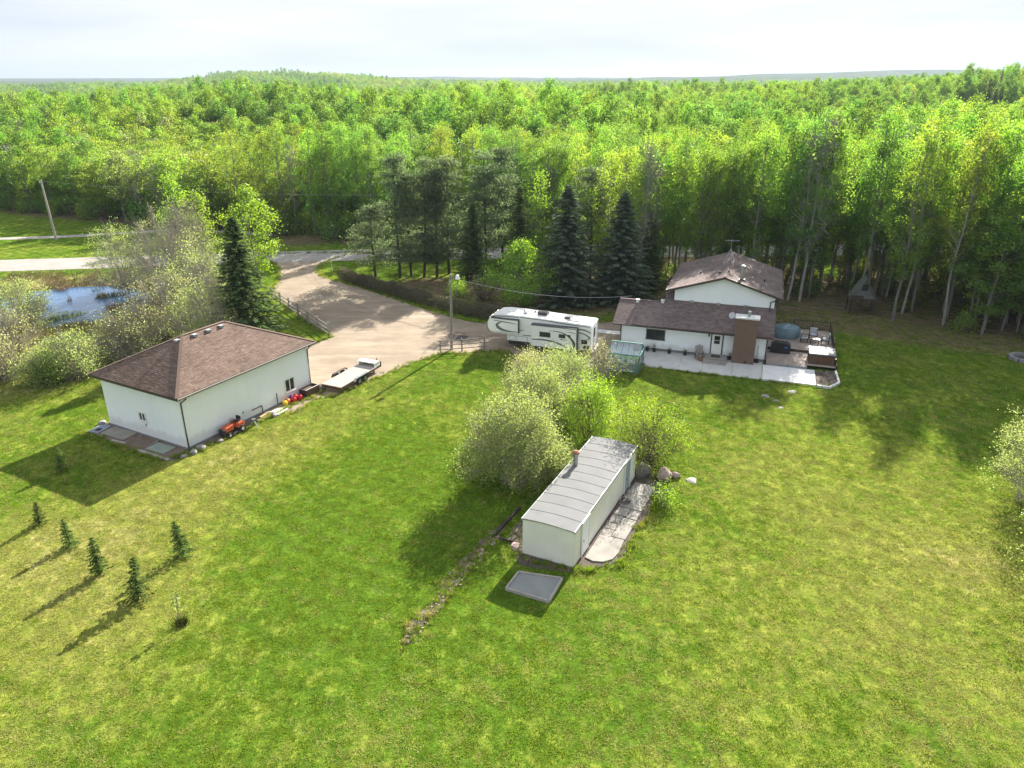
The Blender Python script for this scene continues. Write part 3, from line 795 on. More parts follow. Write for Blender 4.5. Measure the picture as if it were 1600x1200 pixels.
# the house, the playhouse and paths through the wood stay clear
near = near[~((np.abs(near[:, 0] - 17.5) < 13) & (near[:, 1] < 86.5))]
more = grid_points(27, 90, 45, 100, 5.0, RNG); more = more[in_wood(more[:, 0], more[:, 1]) & (more[:, 1] < near_y(more[:, 0]) + 11)]; near = np.concatenate([near, more])
extra = np.column_stack([np.arange(11, 36, 2.1), 87.6 + 1.3*np.sin(np.arange(11, 36, 2.1)*2.3)]); near = np.concatenate([near, extra])
ph = at(1343, 487)
near = near[np.hypot(near[:, 0]-ph.x, near[:, 1]-ph.y) > 3.4]
near = near[np.hypot(near[:, 0]-ph.x+1.5, near[:, 1]-ph.y+5) > 2.6]
near = near[RNG.random(len(near)) < 0.93]
near = near[np.argsort(np.hypot(near[:, 0], near[:, 1]))]
inframe = np.abs(near[:, 0]) < 0.655*near[:, 1]
pick = np.where(inframe)[0][:290]
isnear = np.zeros(len(near), bool); isnear[pick] = True
LBL_R = 'tall leafy poplar in the wood right of the house'
LBL_B = 'tall leafy poplar in the wood behind the house and conifers'
LBL_F = 'tall leafy poplar in the front row across the road'
ndead = 0
for (x, y) in near[isnear]:
    z = float(height(x, y)); rz = RNG.uniform(0, 6.28); pi_ = int(RNG.integers(0, len(POPLAR)))
    tall = RNG.uniform(18.4, 20.8) if (x > 28 and y < near_y(x) + 9) else RNG.uniform(15.0, 17.6) if y < 106 else RNG.uniform(13.0, 17.2)
    s = tall/POP_H[pi_]
    if RNG.random() < 0.055:
        plant('bare_poplar', 'grey leafless poplar among the green poplars ' + ('beyond the road' if y > edge_y(x) - 1 else 'right of the house' if x > 30 else 'behind the house'), 'tree', (x, y, z), DEADP[ndead % 2], rz, tall/15.0, 'bare poplars ' + ('beyond the road' if y > edge_y(x) - 1 else 'right of the house' if x > 30 else 'behind the house')); ndead += 1
        continue
    tone = math.sin(x/9.0 + 0.7)*math.cos(y/7.0) + RNG.normal(0, .45) + (.35 if x > 36 else -.1); k = 1 if tone > .45 else (2 if tone < -.5 else 0)
    word = ('mid green', 'yellow green', 'deep green')[k]
    if y > edge_y(x) - 1:
        where = 'beyond the road behind the utility pole' if x < -45 else 'beyond the road at the driveway mouth' if x < -22 else 'beyond the road behind the pine row' if x < 8 else 'beyond the road behind the house' if x < 34 else 'beyond the road at the far right'
    elif x > 46: where = 'in the wood at the right edge'
    elif x > 30: where = 'in the wood around the play house'
    else: where = 'in the wood close behind the house'
    lb = 'tall %s poplar %s' % (word, where); gp = '%s poplars %s' % (word, where)
    plant('poplar_tree', lb, 'tree', (x, y, z), POPLAR[pi_][k], rz, 0.5*s + 0.5, gp, sz=s)

# ---- the far wood as one mass
items = []
for i, (Hh, bs, Rm, cl, pr, lm) in enumerate(((16, .22, 2.7, 64, 44, 'leaf_poplar'), (17, .27, 2.3, 60, 44, 'leaf_poplar'), (14.5, .2, 3.0, 66, 44, 'leaf_yellow'), (15.5, .25, 2.5, 56, 44, 'leaf_yellow'), (16, .22, 2.6, 60, 44, 'leaf_deep'), (17.5, .2, 2.2, 60, 44, 'leaf_deep'))):
    w, c = poplar(200 + i, Hh, bs, Rm*1.06, cl, int(pr*1.4), leaf=0.27, top=.78, cmin=.42, cmax=.85); items.append((w, c, M['bark'], M[lm]))
w, c = poplar(230, 15, .3, 1.8, 52, 16, leaf=0.3, dead=True); items.append((w, c, M['bark_pale'], M['leaf_olive']))
w, c = poplar(231, 14.5, .25, 2.5, 60, 40, leaf=0.34); items.append((w, c, M['bark'], M['leaf_olive']))
w, c = spruce(232, 16, 2.3, 30, 8, 12, 0.42); items.append((w, c, M['bark_dark'], M['needle_pine']))
FARC = proto_collection('far_tree', items)
rest = near[~isnear]
f1 = grid_points(-260, 320, 326, 640, 4.6, RNG)
f2 = grid_points(-640, 760, 636, 1300, 7.0, RNG)
f3 = grid_points(-1500, 1500, 1290, 2500, 11.0, RNG)
f1 = f1[np.abs(f1[:, 0]) < 0.72*f1[:, 1] + 20]; f2 = f2[np.abs(f2[:, 0]) < 0.72*f2[:, 1]]; f3 = f3[np.abs(f3[:, 0]) < 0.72*f3[:, 1]]
far = np.concatenate([rest, f1, f2, f3])
big = np.concatenate([np.ones(len(rest)), np.full(len(f1), 1.06), np.full(len(f2), 1.25), np.full(len(f3), 1.5)])
# clearings: a hay field and valley gaps
fx, fy = far[:, 0], far[:, 1]
gap = (np.exp(-((fx + 170)/110)**2 - ((fy - 470)/28)**2) > 0.45) | (np.exp(-((fx + 10)/40)**2 - ((fy - 300)/11)**2) > 0.5) | ((np.sin(fx/83.0 + 1.1) + np.sin(fy/29.0 + 0.8*np.sin(fx/47.0)) > 1.86) & (fy > 165)) | (np.exp(-((fx + 420)/300)**2 - ((fy - 1180)/60)**2) > 0.5)
far, big = far[~gap], big[~gap]; fx, fy = far[:, 0], far[:, 1]
n = len(far)
L_ = np.where(fy > 500, 2.2, 1.0)
pr_ = np.sin(fx/(31.0*L_) + 1.0)*np.cos(fy/(43.0*L_)) + 0.6*np.sin(fx/(13*L_) + fy/(23*L_)) + RNG.normal(0, 0.4, n)
vi = RNG.integers(0, 2, n); m1 = pr_ > 0.45; vi[m1] = RNG.integers(2, 4, m1.sum()); m2 = pr_ < -0.5; vi[m2] = RNG.integers(4, 6, m2.sum())
m3 = np.sin(fx/23.0 + fy/61.0 + 2) + RNG.normal(0, .4, n) > 1.25; vi[m3] = 7; vi[RNG.random(n) < 0.03] = 6
con = (fx/np.maximum(fy, 1) > 0.42) & (fy > 250) & (RNG.random(n) < 0.13); vi[con] = 8
con = (np.sin(fx/41.0 + 3)*np.sin(fy/57.0 + 1) > .6) & (fy > 170) & (RNG.random(n) < 0.12); vi[con] = 8
vi[(RNG.random(n) < 0.01) & (fy > 200)] = 8
scatter('distant_wood', np.column_stack([fx, fy, height(fx, fy)]), FARC, vi, RNG.uniform(0, 6.28, n), big*RNG.uniform(0.85, 1.15, n), 'green poplar forest stretching to the horizon',
        scz=np.where(big > 1.2, big*0.72, big*0.93)*RNG.uniform(0.78, 1.12, n)*(1 + 0.14*np.sin(fx/19 + 2)*np.cos(fy/27) + 0.20*np.sin(fy/(24*L_) + 1.6*np.sin(fx/(60*L_)))))

# ---- undergrowth along the wood's edge
items = []
for i in range(3):
    w, c = shrub(300 + i, 1.1, 1.1, 1.5, 6, 30, 34, 0.15, 40, spread=0.3); items.append((w, c, M['twig_brown'], M[('leaf_poplar', 'leaf_deep', 'leaf_yellow')[i]]))
UND = proto_collection('undergrowth_bush', items)
up = grid_points(-120, 120, 60, 150, 2.3, RNG, 0.5)
up = up[in_wood(up[:, 0], up[:, 1]) & (RNG.random(len(up)) < np.where(up[:, 1] < 106, 0.22, 0.5))]
up = up[~((np.abs(up[:, 0] - 17.5) < 13) & (up[:, 1] < 87))]
up = up[np.hypot(up[:, 0]-ph.x, up[:, 1]-ph.y+1) > 3.6]
n = len(up)
scatter('undergrowth', np.column_stack([up, height(up[:, 0], up[:, 1])]), UND, RNG.integers(0, 3, n), RNG.uniform(0, 6.28, n), RNG.uniform(0.6, 1.35, n)*np.where(up[:, 1] > 112, 1.9, 1.0), 'low leafy undergrowth beneath the poplars')
# ------------------------------------------------------------------ single conifers and trees round the yard
PINE = [meshes(pine(400 + i, 13, b_, r_, n_, dead=d_), 'pine', (M['bark_dark'], M['needle_pine'])) for i, (b_, r_, n_, d_) in enumerate(((.13, 2.9, 92, 0), (.17, 2.6, 84, .06), (.11, 3.0, 96, .03)))]
PINE_DEAD = meshes(pine(420, 9.5, .15, 3.2, 90, dead=.35), 'ragged_pine', (M['bark_dark'], M['needle_pine']))
for me in [p[0] for p in PINE] + [PINE_DEAD[0]]: me.materials.append(M['twig'])
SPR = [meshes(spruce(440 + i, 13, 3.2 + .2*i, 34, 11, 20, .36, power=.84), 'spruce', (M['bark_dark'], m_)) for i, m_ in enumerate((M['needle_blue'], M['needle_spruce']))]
pine_row = [  # base pixel, top row, which mesh, what sets it apart
    (587, 432, 318, 'd', 'ragged pine with dead branches at the driveway end of the row'),
    (625, 434, 236, 0, 'tall grey green pine second in the row from the driveway mouth'),
    (643, 432, 268, 1, 'slim pine third in the row beside the driveway hedge'),
    (663, 433, 246, 2, 'wide pine fourth in the row beside the driveway hedge'),
    (683, 433, 262, 1, 'pine fifth in the row beside the driveway hedge'),
    (702, 428, 240, 0, 'pine sixth in the row right behind the lamp pole'),
    (760, 420, 235, 2, 'tall pine behind the bright green tree by the hedge'),
    (786, 412, 228, 1, 'slim tall pine standing back left of the dark spruces'),
    (848, 430, 262, 0, 'grey green pine between the bright tree and the dark spruce'),
    (922, 446, 258, 1, 'ragged brownish pine between the two dark spruces')]
for (bx, by, ty, k, lb) in pine_row:
    p = at(bx, by); h = rise(p, ty); me = PINE_DEAD if k == 'd' else PINE[k]; H0 = 9.5 if k == 'd' else 13
    plant('pine_tree', lb, 'tree', p, me, RNG.uniform(0, 6.28), max(0.8, 0.5*h/H0+0.5), 'conifers along the driveway', sz=h/H0)
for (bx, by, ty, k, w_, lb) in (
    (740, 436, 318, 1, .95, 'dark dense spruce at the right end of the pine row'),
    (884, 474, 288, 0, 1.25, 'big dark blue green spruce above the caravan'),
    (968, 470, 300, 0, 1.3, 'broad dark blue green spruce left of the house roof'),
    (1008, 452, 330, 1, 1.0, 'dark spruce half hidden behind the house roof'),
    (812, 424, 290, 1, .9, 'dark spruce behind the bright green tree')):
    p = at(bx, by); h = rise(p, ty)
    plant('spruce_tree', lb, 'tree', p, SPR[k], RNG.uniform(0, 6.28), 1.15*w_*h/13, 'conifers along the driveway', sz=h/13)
p = at(388, 524); h = rise(p, 338)
plant('spruce_tree', 'tall dark spruce right behind the brown roofed garage', 'tree', p, meshes(spruce(460, 12, 4.3, 38, 12, 28, .36, power=.86), 'garage_spruce', (M['bark_dark'], M['needle_spruce'])), 1.0, h/12, sz=h/12)

YOUNG = [meshes(spruce(470 + i, 2.2, (.50, .62, .56, .68, .48, .6)[i], (11, 12, 14, 11, 13, 12)[i], (6, 7, 5, 6, 7, 5)[i], 9, .15, base=(.12, .16, .10, .14, .2, .12)[i], power=(.75, .6, .9, .7, .65, .8)[i]), 'young_spruce', (M['bark_dark'], M['needle_young'])) for i in range(6)]
for i, (bx, by, ty, k, lb) in enumerate((
    (95, 737, 700, 0, 'small spruce standing inside the garage shadow'),
    (62, 819, 783, 1, 'small leaning spruce nearest the left edge of the lawn'),
    (110, 854, 812, 0, 'young spruce second in the lawn row from the left'),
    (157, 898, 842, 1, 'slender young spruce third in the lawn row from the left'),
    (216, 938, 875, 2, 'tallest young spruce at the front end of the lawn row'),
    (287, 867, 813, 2, 'young spruce standing alone right of the lawn row'))):
    p = at(bx, by); h = rise(p, ty)
    o = plant('young_spruce', lb, 'tree', p, YOUNG[(i*2+1) % 6], RNG.uniform(0, 6.28), (0.9 + .12*(i % 3))*h/2.2, 'young spruces on the lawn', sz=h/2.2); o.rotation_euler = (R((-4, 5, 2, -3, 4, -2)[i]), R((3, -6, 2, 1, -3, 5)[i]), o.rotation_euler[2])
# thin sapling with a tuft of grass at its foot
p = at(283, 975); rng = np.random.default_rng(5); tr, cr, tu = NB(), NB(), NB()
hh = rise(p, 927)
Z = np.linspace(0, hh, 5); P = np.column_stack([rng.normal(0, .03, 5), rng.normal(0, .03, 5), Z]); tr.twigs(P[:-1], P[1:], .022, .014, 0, 5)
C = np.column_stack([rng.normal(0, .12, 70), rng.normal(0, .12, 70), rng.uniform(.45*hh, hh, 70)]); cr.leaves(C, .13, rng.normal(0, .5, 70), rng, 0)
a = rng.uniform(0, 6.28, 160); B = np.column_stack([rng.normal(0, .16, 160), rng.normal(0, .16, 160), np.zeros(160)]); E = B + np.column_stack([rot2(a)*.14, rng.uniform(.18, .42, 160)])
tu.twigs(B, E, .018, .004, 0, 3)
o = thing('sapling', 'thin leafy sapling with a dark grass tuft at its foot', 'tree', p)
link('trunk', tr.mesh('sapling_trunk', M['bark']), o); link('crown', cr.mesh('sapling_crown', M['leaf_olive']), o); link('grass_tuft', tu.mesh('grass_tuft', M['grass_blade']), o)

# leafy trees
def broadleaf(name, label, base, top_py, Rm, leafm, seed, bs=.18, clumps=120, per=60, leaf=.17, woodm='bark', sc_leaf=1):
    h = rise(base, top_py)
    return plant(name, label, 'tree', base, meshes(poplar(seed, h, bs, Rm, clumps, per, leaf), name, (M[woodm], M[leafm])))
broadleaf('leafy_tree', 'fresh green round tree by the hedge above the caravan', at(812, 478), 380, 3.9, 'leaf_bright', 501, .10, 150, 64, .19)
broadleaf('leafy_tree', 'bright green poplar behind the tall garage spruce', at(408, 448), 292, 3.0, 'leaf_bright', 502, .16, 120, 60, .20)
broadleaf('leafy_tree', 'pale green poplar rising behind the grey willow thicket', at(290, 440), 276, 2.2, 'leaf_bright', 503, .15, 80, 50, .20)
broadleaf('leafy_tree', 'smaller pale green tree right of the tallest thicket poplar', at(322, 436), 300, 1.9, 'leaf_bright', 504, .15, 70, 50, .20)
broadleaf('leafy_tree', 'slim vivid green poplar between the pines and the dark spruce', at(838, 446), 268, 1.2, 'leaf_bright', 505, .25, 60, 46, .2)

# ---- shrubs
def bush(label, bx, by, top_py, rx, leafm, seed, ry=None, cat='shrub', group=None, woodm='twig', **kw):
    p = at(bx, by); h = rise(p, top_py)
    kw['per'] = int(kw.get('per', 40)*(1.5 if group and 'shed' in group else 1.15 if group and 'pond' in group else 1.6)); kw['clumps'] = int(kw.get('clumps', 90)*1.12); kw['leaf'] = kw.get('leaf', .12)*0.86; kw['spread'] = kw.get('spread', .34)*0.92
    return plant('shrub', label, cat, p, meshes(shrub(seed, rx, ry or rx, h, **kw), 'shrub', (M[woodm], M[leafm])), 0.0, 1.0, group, ('branches', 'foliage'))
G = 'shrubs behind the grey shed'
bush('biggest grey green shrub left of the shed roof', 806, 752, 622, 2.95, 'leaf_olive', 601, group=G, clumps=280, per=76, leaf=.12, twigs=1100, stems=26, ry=2.7)
bush('olive shrub behind the big grey green one', 842, 676, 572, 2.1, 'leaf_olive', 602, group=G, clumps=170, per=66, leaf=.12, twigs=500, stems=18)
bush('bright green bush directly behind the shed', 920, 692, 592, 1.65, 'leaf_bright', 603, group=G, clumps=130, per=54, leaf=.12, twigs=260, stems=12, woodm='twig_brown')
bush('bright green fan shaped willow bush at the far end of the shed', 1008, 722, 628, 2.5, 'leaf_bright', 604, group=G, clumps=170, per=44, leaf=.10, twigs=1000, stems=22, woodm='twig_brown', low=.1)
bush('pale budding shrub in front of the caravan', 826, 640, 556, 2.2, 'leaf_bud', 605, group=G, clumps=140, per=52, leaf=.11, twigs=900, stems=20)
bush('olive budding shrub below the caravan slide', 878, 628, 546, 2.2, 'leaf_olive', 606, group=G, clumps=130, per=54, leaf=.11, twigs=800, stems=20)
bush('thin grey twiggy shrub beside the greenhouse', 932, 592, 536, 1.7, 'leaf_bud', 607, group=G, clumps=60, per=22, leaf=.10, twigs=1300, stems=18)
bush('twiggy shrub behind the bright bush and clothes posts', 893, 660, 588, 1.8, 'leaf_bud', 608, group=G, clumps=70, per=28, leaf=.10, twigs=1200, stems=16)
bush('low green shrub tucked against the shed wall', 868, 742, 690, 1.3, 'leaf_olive', 609, group=G, clumps=90, per=40, leaf=.10, twigs=420, stems=12)
bush('small pale shrub at the left foot of the clump', 772, 700, 640, 1.5, 'leaf_bud', 610, group=G, clumps=70, per=34, leaf=.10, twigs=700, stems=12)

G = 'willows round the pond'
W = (('tall grey willow at the road end of the thicket', 196, 452, 352, 3.4, 'leaf_olive'), ('broad yellow green willow in the middle of the thicket', 268, 470, 326, 4.4, 'leaf_bud'),
     ('olive willow left of the tall spruce', 318, 500, 372, 3.8, 'leaf_olive'), ('grey bare willow behind the garage ridge', 262, 528, 428, 3.6, 'leaf_bud'),
     ('grey twiggy willow on the pond bank', 190, 560, 480, 3.0, 'leaf_bud'), ('brown willow bush by the garage roof corner', 118, 590, 510, 2.6, 'leaf_olive'),
     ('dense grey willow right of the pond', 226, 548, 462, 2.8, 'leaf_bud'), ('silvery willow at the left edge below the pond', 22, 560, 470, 2.8, 'leaf_bud'),
     ('leafy willow standing at the pond edge', 40, 512, 428, 3.0, 'leaf_olive'), ('low willow at the left picture edge', 8, 592, 520, 2.2, 'leaf_bud'),
     ('small willow between the pond and the garage', 72, 596, 536, 2.0, 'leaf_olive'), ('yellowish willow just left of the spruce foot', 330, 538, 440, 2.8, 'leaf_olive'),
     ('pale yellow willow crown under the thicket poplars', 306, 448, 312, 2.8, 'leaf_bud'))
for i, (lb, bx, by, ty, rx, lm) in enumerate(W):
    if bx < 240 and by > 470: ty += 12; rx *= .86
    bare = lm == 'leaf_bud'
    bush(lb, bx, by, ty, rx, lm, 640 + i, group=G, clumps=100 if bare else 130, per=22 if bare else 34, leaf=.16, twigs=3000 if bare else 1700, stems=24, low=.08, spread=.42)
bush('low green bush at the foot of the pond willows', 78, 600, 566, 1.1, 'leaf_bright', 670, clumps=60, per=36, leaf=.12, twigs=120, stems=8)
bush('leafy shrub cut by the right picture edge', 1617, 790, 632, 2.7, 'leaf_olive', 671, clumps=170, per=44, leaf=.11, twigs=900, stems=18)
bush('big shrub just beyond the lower right corner', 1706, 960, 742, 2.9, 'leaf_olive', 672, clumps=200, per=44, leaf=.11, twigs=900, stems=18)
bush('twiggy pinkish shrub left of the round green tree', 752, 470, 430, 1.7, 'leaf_bud', 673, clumps=30, per=16, leaf=.12, twigs=900, stems=14, woodm='twig_brown')
bush('low green bush under the light pole end of the hedge', 716, 462, 438, 1.2, 'leaf_bright', 674, clumps=50, per=30, leaf=.14, twigs=150, stems=8)

# hedge along the driveway
rng = np.random.default_rng(77); br, fo = NB(), NB()
path = np.array([list(at(x, y))[:2] for x, y in ((534, 434), (570, 446), (610, 458), (655, 471), (700, 483), (745, 494), (790, 500), (840, 503))])
seg = np.hypot(*np.diff(path, axis=0).T); cum = np.concatenate([[0], np.cumsum(seg)])
nL = 26000; s = rng.uniform(0, cum[-1], nL); cx_ = np.interp(s, cum, path[:, 0]); cy_ = np.interp(s, cum, path[:, 1])
hh = 1.25 + 0.18*np.sin(s*1.3) + 0.12*np.sin(s*3.1); a = rng.uniform(0, np.pi, nL); r = np.sqrt(rng.uniform(.45, 1.06, nL))
wv = 0.95*np.cos(a)*r; zv = np.maximum(0.05, hh*np.sin(a)**.6*r)
pn = np.array([0.42, 0.91])
L = np.column_stack([cx_ + pn[0]*wv, cy_ + pn[1]*wv, zv])
fo.leaves(L, .13, np.clip(0.6*np.sin(s*.9)+rng.normal(0, .4, nL), -1, 1), rng)
k = 2600; s2 = rng.uniform(0, cum[-1], k); B = np.column_stack([np.interp(s2, cum, path[:, 0]) + rng.normal(0, .2, k), np.interp(s2, cum, path[:, 1]) + rng.normal(0, .2, k), np.zeros(k)])
E_ = B + np.column_stack([rng.normal(0, .45, k), rng.normal(0, .45, k), rng.uniform(.8, 1.45, k)]); br.twigs(B, E_, .014, .005)
o = thing('hedge', 'long low brownish hedge bordering the gravel driveway', 'hedge')
link('foliage', fo.mesh('hedge_foliage', M['hedge_leaf']), o); link('branches', br.mesh('hedge_branches', M['twig_brown']), o)
br.M = [np.zeros_like(x) for x in br.M]

# reeds and rough grass round the pond
rng = np.random.default_rng(21); rd = NB(); k = 42000
rx_ = rng.normal(POND.x + 1, 15, k); ry_ = POND.y + rng.normal(2, 8.5, k); zz = height(rx_, ry_)
nz = np.sin(rx_*0.55 + 1)*np.cos(ry_*0.7) + 0.6*np.sin(rx_*1.3 + ry_*0.9)
keep = ((zz > -0.42) | (nz > 1.0)) & (nz > -0.35) & (ry_ < road_y(rx_) - 5.5) & (ry_ > 70) & (rx_ < -34)
B = np.column_stack([rx_, ry_, np.maximum(zz, -0.4)])[keep]; k = len(B)
E_ = B + np.column_stack([rng.normal(0, .16, k), rng.normal(0, .16, k), rng.uniform(.25, .75, k)])
rd.twigs(B, E_, .022, .004, 0, 3, tint=0)
tag(link('reeds', rd.mesh('reeds', M['reed'])), 'straw coloured reeds and rough grass round the pond', None, kind='stuff')
gr = NB(); k = 26000
rx_ = rng.normal(POND.x, 15, k); ry_ = POND.y + rng.normal(0, 9, k); nz = np.sin(rx_*0.5 + 4)*np.cos(ry_*0.6+1) + 0.6*np.sin(rx_*1.1 - ry_*0.9)
keep = ((nz > 0.7) | ((height(rx_, ry_) > -0.4) & (nz > .15))) & (ry_ < road_y(rx_) - 5) & (ry_ > 68) & (rx_ < -34)
B = np.column_stack([rx_, ry_, np.maximum(height(rx_, ry_), -0.4)])[keep]; k = len(B)
E_ = B + np.column_stack([rng.normal(0, .16, k), rng.normal(0, .16, k), rng.uniform(.2, .5, k)])
gr.twigs(B, E_, .026, .004, 0, 3)
tag(link('marsh_grass', gr.mesh('marsh_grass', M['grass_blade'])), 'green marsh grass in tufts across the pond', None, kind='stuff')
# ------------------------------------------------------------------ building pieces
def shingles(name, e0, e1, t0, t1, mat, parent, course=0.145, tab=0.33, seed=0):
    """rows of tabs on the roof plane eave e0-e1, top t0-t1; each tab's lower edge stands proud"""
    rng = np.random.default_rng(seed); e0, e1, t0, t1 = [np.array(p, float) for p in (e0, e1, t0, t1)]
    slope = np.linalg.norm(((t0+t1) - (e0+e1))/2)
    d = e1 - e0; up = ((t0+t1)-(e0+e1)); n = np.cross(d, up); n /= np.linalg.norm(n)
    if n[2] < 0: n = -n
    rows = max(2, int(slope/course)); nb = NB()
    for i in range(rows):
        f0, f1 = i/rows, min(1.0, (i+1.25)/rows)
        A0, A1 = e0 + (t0-e0)*f0, e1 + (t1-e1)*f0; B0, B1 = e0 + (t0-e0)*f1, e1 + (t1-e1)*f1
        W = np.linalg.norm(A1-A0); k = max(1, int(W/tab))
        cuts = np.concatenate([[0], np.clip((np.arange(1, k) + rng.uniform(-.28, .28, k-1) + 0.5*(i % 2 - .5))/k, 0.001, .999), [1]]); cuts.sort()
        a, b = cuts[:-1, None], cuts[1:, None]
        g = 0.006/max(W, .5)
        lift = n*(0.016 + 0.004*rng.uniform(-1, 1, len(a))[:, None])
        P0, P1 = A0+(A1-A0)*(a+g), A0+(A1-A0)*(b-g); Q0, Q1 = B0+(B1-B0)*(a+g), B0+(B1-B0)*(b-g)
        tn = np.clip(rng.normal(0, .5, len(a)), -1, 1)
        nb.quads(np.stack([P0+lift, P1+lift, Q1+n*.004, Q0+n*.004], 1), tn); nb.quads(np.stack([P0-n*.004, P1-n*.004, P1+lift, P0+lift], 1), tn-.4)
    o = link(name, nb.mesh(name, mat), parent); o['kind'] = 'stuff'
    return o

def siding(parent, p0, p1, z0, z1, mat, board=0.2, top=None, name='siding'):
    """lap boards on a wall from p0 to p1 (xy), outward to the right of p0->p1; top(s) gives the wall top along it"""
    a, b = np.array(p0, float), np.array(p1, float); L = np.linalg.norm(b-a); d = (b-a)/L; nrm = np.array([d[1], -d[0]])
    mb = MB(); k = max(1, round((z1-z0)/board)); h = (z1-z0)/k
    def P(s, o, z): q = a + d*s + nrm*o; return (q[0], q[1], z)
    for i in range(k):
        za, zb = z0 + i*h, z0 + (i+1)*h
        s0, s1, t0, t1 = 0, L, 0, L
        if top is not None:
            lo = top(za); hi = top(zb)
            if lo is None: break
            s0, s1 = lo; t0, t1 = hi if hi is not None else ((s0+s1)/2, (s0+s1)/2)
        mb.poly([P(s0, .026, za), P(s1, .026, za), P(t1, .008, zb), P(t0, .008, zb)])
        mb.poly([P(s0, .004, za), P(s1, .004, za), P(s1, .026, za), P(s0, .026, za)])
    o = mb.build(name, mat, parent); o['kind'] = 'stuff'
    return o

def slab_quad(mb, a, b, c, d, th, mi=0):
    """thick plate under the quad a b c d"""
    A = [Vector(p) for p in (a, b, c, d)]; n = (A[1]-A[0]).cross(A[3]-A[0]).normalized()
    if n.z < 0: n = -n
    B = [p - n*th for p in A]
    mb.poly(A, mi); mb.poly(list(reversed(B)), mi)
    for i in range(4):
        j = (i+1) % 4; mb.poly([A[j], A[i], B[i], B[j]], mi)

def window(parent, face, u0, u1, z0, z1, off, frame_mat, n=2, fw=0.07, sill=True):
    """sliding window on a wall; face maps (u, outward, z) to local coordinates"""
    def bx(mb, ua, ub, oa, ob, za, zb):
        pts = [face(u, o, z) for z in (za, zb) for u, o in ((ua, oa), (ub, oa), (ub, ob), (ua, ob))]
        i = len(mb.v); mb.v += pts
        for q in ((0,3,2,1),(4,5,6,7),(0,1,5,4),(1,2,6,5),(2,3,7,6),(3,0,4,7)): mb.f.append(tuple(i+k for k in q)); mb.m.append(0)
    mb = MB(); bx(mb, u0+fw, u1-fw, off, off+.006, z0+fw, z1-fw)
    w = MB(); bx(w, u0-.012, u1+.012, off-.02, off+.008, z0-.012, z1+.012); win = w.build('window', frame_mat, parent)
    f = MB(); o0, o1 = off+.010, off+.075
    bx(f, u0, u1, o0, o1, z1-fw, z1); bx(f, u0, u1, o0, o1, z0, z0+fw); bx(f, u0, u0+fw, o0, o1, z0+fw, z1-fw); bx(f, u1-fw, u1, o0, o1, z0+fw, z1-fw)
    for i in range(1, n):
        u = u0 + (u1-u0)*i/n; bx(f, u-fw*.5, u+fw*.5, o0, o1-.01, z0+fw, z1-fw)
    f.build('frame', frame_mat, win)
    for i in range(n):
        a = u0+fw + (u1-u0-2*fw)*i/n + .03; b = u0+fw + (u1-u0-2*fw)*(i+1)/n - .03
        p = MB(); bx(p, a, b, off+.012, off+.022, z0+fw, z1-fw); p.build('pane', M['glass_dark'], win)
    if sill:
        s = MB(); bx(s, u0-.05, u1+.05, off+.004, off+.12, z0-.06, z0-.014); s.build('sill', frame_mat, win)
    return win

# ------------------------------------------------------------------ garage
GA = R(61.5); g0 = at(294, 702)
gar = thing('garage', 'white garage with brown hipped shingle roof', 'garage', g0, GA)
GL, GD, GW = 12.3, 8.4, 4.02        # long wall along local x, depth along local y, wall height
MB().box((-.06, -.06, -.15), (GL+.06, GD+.06, .14)).build('foundation', M['foundation'], gar)
walls = (('wall', (0, 0), (GL, 0)), ('wall', (GL, 0), (GL, GD)), ('wall', (GL, GD), (0, GD)), ('wall', (0, GD), (0, 0)))
for nm, a, b in walls:
    mb = MB(); A, B = Vector((*a, 0)), Vector((*b, 0)); d = (B-A).normalized(); inn = Vector((-d.y, d.x, 0))
    A2, B2 = A + inn*.14 + d*.142, B + inn*.14 - d*.142
    mb.prism([(A.x, A.y), (B.x, B.y), (B2.x, B2.y), (A2.x, A2.y)], 'z', .145, GW)
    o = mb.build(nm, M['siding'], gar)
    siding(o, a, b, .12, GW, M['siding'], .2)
OV = .5; ze, zr_ = 4.12, 6.42
E4 = [(-OV, -OV, ze), (GL+OV, -OV, ze), (GL+OV, GD+OV, ze), (-OV, GD+OV, ze)]
ry0 = GD/2; run = GD/2 + OV; R0, R1 = (-OV+run, ry0, zr_), (GL+OV-run, ry0, zr_)
mb = MB(); up_ = Vector((0, 0, .0))
mb.poly([E4[0], E4[1], R1, R0]); mb.poly([E4[1], E4[2], R1]); mb.poly([E4[2], E4[3], R0, R1]); mb.poly([E4[3], E4[0], R0])
mb.poly([(p[0], p[1], ze-.02) for p in reversed(E4)])
for i in range(4):
    a, b = E4[i], E4[(i+1) % 4]; mb.poly([(a[0], a[1], ze-.02), (b[0], b[1], ze-.02), b, a])
roof = mb.build('roof', M['roof_deck'], gar)
shingles('shingles', E4[0], E4[1], R0, R1, M['shingle_tan'], roof, seed=1)
shingles('shingles', E4[1], E4[2], R1, R1, M['shingle_tan'], roof, seed=2)
shingles('shingles', E4[2], E4[3], R1, R0, M['shingle_tan'], roof, seed=3)
shingles('shingles', E4[3], E4[0], R0, R0, M['shingle_tan'], roof, seed=4)
rdg = MB()
for a, b in ((R0, R1), (E4[0], R0), (E4[3], R0), (E4[1], R1), (E4[2], R1)):
    a_, b_ = Vector(a) + Vector((0, 0, .012)), Vector(b) + Vector((0, 0, .014)); rdg.bar(a_, b_, .24, .03)
rdg.build('ridge_cap', M['shingle_tan'], roof)
fas = MB(); x0, x1, y0, y1 = -OV-.02, GL+OV+.02, -OV-.02, GD+OV+.02
for a, b in (((x0, y0), (x1, y0)), ((x1, y0), (x1, y1)), ((x1, y1), (x0, y1)), ((x0, y1), (x0, y0))):
    fas.bar((*a, ze-.10), (*b, ze-.10), .035, .18)
